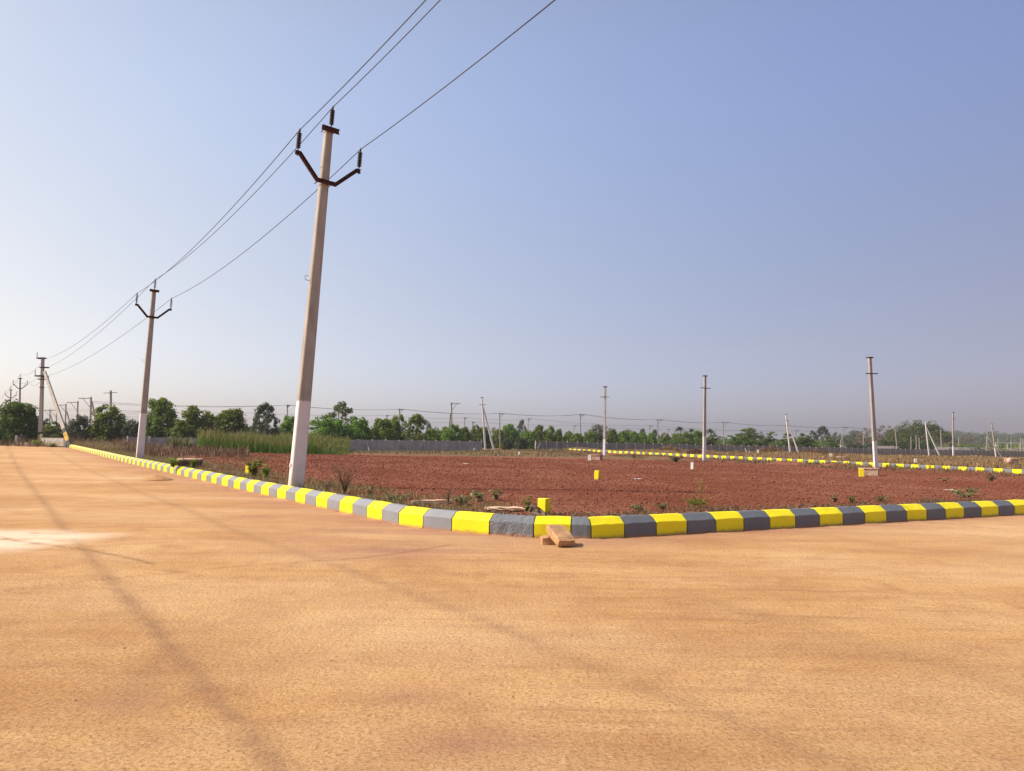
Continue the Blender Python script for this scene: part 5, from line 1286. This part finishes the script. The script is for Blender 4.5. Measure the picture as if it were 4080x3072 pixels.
weed('smaller leafy weed right of the marker-hiding weed', 1058, 1912, 21.0, .38, .14, L_BRIGHT, 7, .07, 14)
weed('bright leafy weed left of the pale-lidded chamber', 690, 1848, 27.2, .34, .42, L_BRIGHT, 12, .075, 14)
weed('bright leafy weed in front of the pale-lidded chamber', 770, 1856, 26.6, .32, .16, L_BRIGHT, 8, .07, 12)
weed('green weed at the foot of the low wall, left clump', 145, 1777, 68.5, .5, .9, L_BRIGHT, 16, .12, 14)
weed('green weed at the foot of the low wall, right clump', 205, 1778, 66.5, .35, .7, L_BRIGHT, 12, .11, 12)
weed('large dry brush of grey-brown stems right of the near pole', 1372, 1975, 15.6, .72, .36, L_DRYBR, 34, .025, 6, M_DEAD, 'dry_brush')
weed('low dry brush between near pole and large dry brush', 1300, 1957, 16.3, .32, .30, L_DRYBR, 18, .022, 6, M_DEAD, 'dry_brush')
weed('dark dry tuft right of the large dry brush', 1478, 1990, 14.7, .30, .18, L_DRYBR, 18, .025, 6, M_DEAD, 'dry_brush')
weed('pale green creeping weed behind left kerb near the corner', 1570, 2003, 14.2, .10, .50, L_PALEW, 18, .045, 9)
weed('dry tuft just left of the flat slab at the corner', 1784, 2033, 13.0, .32, .13, L_DRYBR, 16, .02, 3, M_DEAD, 'dry_brush')
weed('spreading pale weed behind the corner, left of wood chunk', 1845, 2022, 13.4, .16, .36, L_PALEW, 14, .05, 9)
weed('pale weed farther back behind the corner slab', 1912, 2012, 14.3, .20, .22, L_PALEW, 10, .055, 8)
weed('pale weed farther back, right of its look-alike', 1975, 2008, 14.6, .20, .18, L_PALEW, 9, .055, 8)
weed('green spiky weed left of the broken wood chunk', 2098, 2054, 12.1, .27, .10, L_GREEN, 9, .03, 12)
for px, D, h, sp, mt, lb in ((2545, 12.6, .12, .20, L_PALEW, 'pale low weed behind a grey stone of the right kerb'), (2640, 13.0, .12, .18, L_PALEW, 'small dusty weed left of the tall twiggy weed'),
                             (3325, 15.3, .20, .16, L_DRYBR, 'dry brown weed behind the middle of the right kerb'), (3396, 15.4, .15, .12, L_GREEN, 'small dark green weed behind the right kerb, middle'), (3505, 15.9, .14, .22, L_PALEW, 'pale weed behind the right kerb toward the right edge')):
    p = base_at(px, D); q = None
    weed(lb, px, 2010, D, h, sp, mt, 10, .035, 10)
# tall twiggy weed
p = at(2788, 2036, 13.6); p.z = gnd(p.x, p.y)
root = thing('weed_plant', 'tall twiggy dry weed with green leafy foot behind right kerb', 'weed', p, 'weeds behind the kerbs')
m = MB(); m.tube([(0, 0, -.03), (.01, 0, .25), (.0, 0, .52)], [.010, .007, .003], 5)
for ax, z0, ez, ln in ((-1, .10, .20, .34), (1, .12, .26, .40), (-1, .16, .30, .22), (1, .22, .42, .16), (.2, .25, .45, .10), (-.3, .30, .48, .10)):
    m.tube([(0, 0, z0), (ax * ln * .5, random.uniform(-.05, .05), z0 + (ez - z0) * .4), (ax * ln, random.uniform(-.08, .08), ez)], [.006, .005, .003], 4)
m.build('stem', M_STALK, root)
cs = np.random.normal(0, 1, (150, 3)) * np.array([.10, .08, .05]) + np.array([-.04, 0, .08]); cs[:, 2] = np.abs(cs[:, 2]); c2 = np.random.normal(0, 1, (70, 3)) * np.array([.025, .025, .12]) + np.array([0, 0, .38])
cs = np.concatenate([cs, c2]); o = leaf_mesh('leaves', cs, rnd_unit(len(cs)), np.concatenate([np.full(150, .03), np.full(70, .014)]), L_GREEN, np.random.uniform(0, 1, len(cs)), .45); o.parent = root
weed('dusty rosette weed low on the red field toward the right edge', 3838, 2012, 17.5, .16, .48, L_PALEW, 20, .042, 14)
weed('second low rosette beside the dusty one, right part', 3868, 2004, 18.2, .20, .25, L_PALEW, 12, .042, 12)
weed('dark low shrub on the soil bank left of the middle bare pole', 2693, 1843, 58, .5, .65, L_GREYG, 20, .09, 16, M_DEAD, 'low_shrub')
weed('grey-green shrub on the soil bank toward the right edge', 3948, 1918, 34, .34, .26, L_GREYG, 14, .06, 12, M_DEAD, 'low_shrub')
weed('flat dark weed patch on the bank left of the right-hand shrub', 3762, 1922, 34, .16, .40, L_DRYBR, 14, .05, 10, M_DEAD, 'low_shrub')
weed('thin weed before the distant kerb right of the bare box pole', 2525, 1824, 72, .5, .35, L_GREYG, 12, .08, 8, M_DEAD, 'low_shrub')
for k, (px, lb) in enumerate(((3140, 'leftmost'), (3215, 'second'), (3255, 'third'), (3330, 'fourth'), (3385, 'fifth'), (3470, 'sixth'), (3535, 'seventh'), (3575, 'eighth'))):
    jj = [q.x / q.y * F_PX + 2040 for q in far_path]; i = int(np.argmin(np.abs(np.array(jj) - px))); q = far_path[i] - fn[i] * .35
    weed('%s green sprig growing against the face of the distant kerb' % lb, px, 1870, q.y, .24, .5, L_GREEN, 12, .055, 10, M_STALK)
weed('thin dry twig standing in the soil before the near pole', 1142, 1935, 17.9, .95, .07, L_DRYBR, 2, .02, 0, M_STALK, 'dry_twig')

# ------------------------------------------------------------------ light, sky, air
SUN_DIR = Vec((-0.72, -0.08, 0.69)).normalized()
sd_ = bpy.data.lights.new('sun', 'SUN'); sd_.energy = 4.6; sd_.angle = R(0.55); sd_.color = (1.0, 0.93, 0.82)
sun = bpy.data.objects.new('sun', sd_); COL.objects.link(sun)
sun.rotation_mode = 'QUATERNION'; sun.rotation_quaternion = SUN_DIR.to_track_quat('Z', 'Y'); sun.location = (-40, 20, 60)
world = bpy.data.worlds.new('World'); scene.world = world; world.use_nodes = True
wt = world.node_tree; wt.nodes.clear()
wo = wt.nodes.new('ShaderNodeOutputWorld'); bg = wt.nodes.new('ShaderNodeBackground'); sk = wt.nodes.new('ShaderNodeTexSky')
sk.sky_type = 'NISHITA'; sk.sun_disc = False
sk.sun_elevation = math.asin(SUN_DIR.z); sk.sun_rotation = math.atan2(SUN_DIR.x, SUN_DIR.y)
sk.altitude = 300; sk.air_density = 1.0; sk.dust_density = 2.2; sk.ozone_density = 2.2
bg.inputs['Strength'].default_value = 0.10
# dusty air: more light scattered forward around the sun, a slightly violet cast
tc_ = wt.nodes.new('ShaderNodeTexCoord'); nz_ = wt.nodes.new('ShaderNodeVectorMath'); nz_.operation = 'NORMALIZE'; wt.links.new(tc_.outputs['Generated'], nz_.inputs[0])
dp = wt.nodes.new('ShaderNodeVectorMath'); dp.operation = 'DOT_PRODUCT'; wt.links.new(nz_.outputs[0], dp.inputs[0]); dp.inputs[1].default_value = SUN_DIR
mr_ = wt.nodes.new('ShaderNodeMapRange'); wt.links.new(dp.outputs['Value'], mr_.inputs['Value'])
mr_.inputs['From Min'].default_value = -1; mr_.inputs['From Max'].default_value = 1
rp = wt.nodes.new('ShaderNodeValToRGB'); wt.links.new(mr_.outputs[0], rp.inputs[0])
SKYG = [(0.0, (0.44, 0.37, 0.50)), (0.285, (0.486, 0.415, 0.567)), (0.351, (0.558, 0.502, 0.691)), (0.416, (0.643, 0.594, 0.808)), (0.482, (0.736, 0.686, 0.905)), (0.548, (0.827, 0.769, 0.972)), (0.613, (0.903, 0.832, 1.0)), (0.679, (0.95, 0.866, 0.985)), (0.745, (0.951, 0.862, 0.93)), (0.81, (0.898, 0.816, 0.84)), (1.0, (0.6, 0.56, 0.55))]
e_ = rp.color_ramp.elements
while len(e_) < len(SKYG): e_.new(0.5)
for el, (p_, c_) in zip(e_, SKYG): el.position = p_; el.color = (*c_, 1)
mx_ = wt.nodes.new('ShaderNodeMix'); mx_.data_type = 'RGBA'; mx_.blend_type = 'MULTIPLY'; mx_.inputs['Factor'].default_value = 1.0
wt.links.new(sk.outputs[0], mx_.inputs['A']); wt.links.new(rp.outputs[0], mx_.inputs['B'])
sc_ = wt.nodes.new('ShaderNodeVectorMath'); sc_.operation = 'SCALE'; wt.links.new(mx_.outputs['Result'], sc_.inputs[0]); sc_.inputs['Scale'].default_value = 1.722
sp_ = wt.nodes.new('ShaderNodeSeparateXYZ'); wt.links.new(nz_.outputs[0], sp_.inputs[0])
re_ = wt.nodes.new('ShaderNodeValToRGB'); wt.links.new(sp_.outputs['Z'], re_.inputs[0])
EL = [(0.0, (0.646, 0.655, 0.67)), (0.069, (0.72, 0.65, 0.555)), (0.138, (0.793, 0.665, 0.497)), (0.206, (0.862, 0.71, 0.509)), (0.275, (0.922, 0.766, 0.55)), (0.344, (0.968, 0.823, 0.606)), (0.413, (0.996, 0.864, 0.655)), (0.481, (1.0, 0.873, 0.671)), (0.55, (0.979, 0.834, 0.628)), (1.0, (0.9, 0.78, 0.6))]
e_ = re_.color_ramp.elements
while len(e_) < len(EL): e_.new(0.5)
for el, (p_, c_) in zip(e_, EL): el.position = p_; el.color = (*c_, 1)
m2_ = wt.nodes.new('ShaderNodeMix'); m2_.data_type = 'RGBA'; m2_.blend_type = 'MULTIPLY'; m2_.inputs['Factor'].default_value = 1.0
wt.links.new(sc_.outputs[0], m2_.inputs['A']); wt.links.new(re_.outputs[0], m2_.inputs['B'])
wt.links.new(m2_.outputs['Result'], bg.inputs['Color']); wt.links.new(bg.outputs[0], wo.inputs['Surface'])
bg.inputs['Strength'].default_value = 0.15

HAZE = True
if HAZE:
    t = bpy.data.materials.new('haze_air'); t.use_nodes = True; nt = t.node_tree; nt.nodes.clear()
    mo = nt.nodes.new('ShaderNodeOutputMaterial'); pv = nt.nodes.new('ShaderNodeVolumePrincipled'); nt.links.new(pv.outputs[0], mo.inputs['Volume'])
    pv.inputs['Color'].default_value = (0.86, 0.88, 0.93, 1); pv.inputs['Density'].default_value = 0.00026; pv.inputs['Anisotropy'].default_value = 0.15
    m = MB(); m.box((0, 2300, 11), (9400, 4900, 30)); hz = m.build('haze', t); tag(hz, 'thin dusty haze hanging over the whole site', 'haze', kind='stuff')

# ------------------------------------------------------------------ render settings
scene.render.engine = 'CYCLES'
cy_ = scene.cycles; cy_.max_bounces = 6; cy_.diffuse_bounces = 3; cy_.glossy_bounces = 2; cy_.transmission_bounces = 4; cy_.transparent_max_bounces = 6; cy_.volume_bounces = 0
cy_.use_denoising = True
try: cy_.denoiser = 'OPENIMAGEDENOISE'
except Exception: pass
scene.view_settings.view_transform = 'Standard'; scene.view_settings.look = 'None'
scene.view_settings.exposure = 0.38; scene.view_settings.gamma = 1.0
try: scene.view_settings.use_curve_mapping = False
except Exception: pass
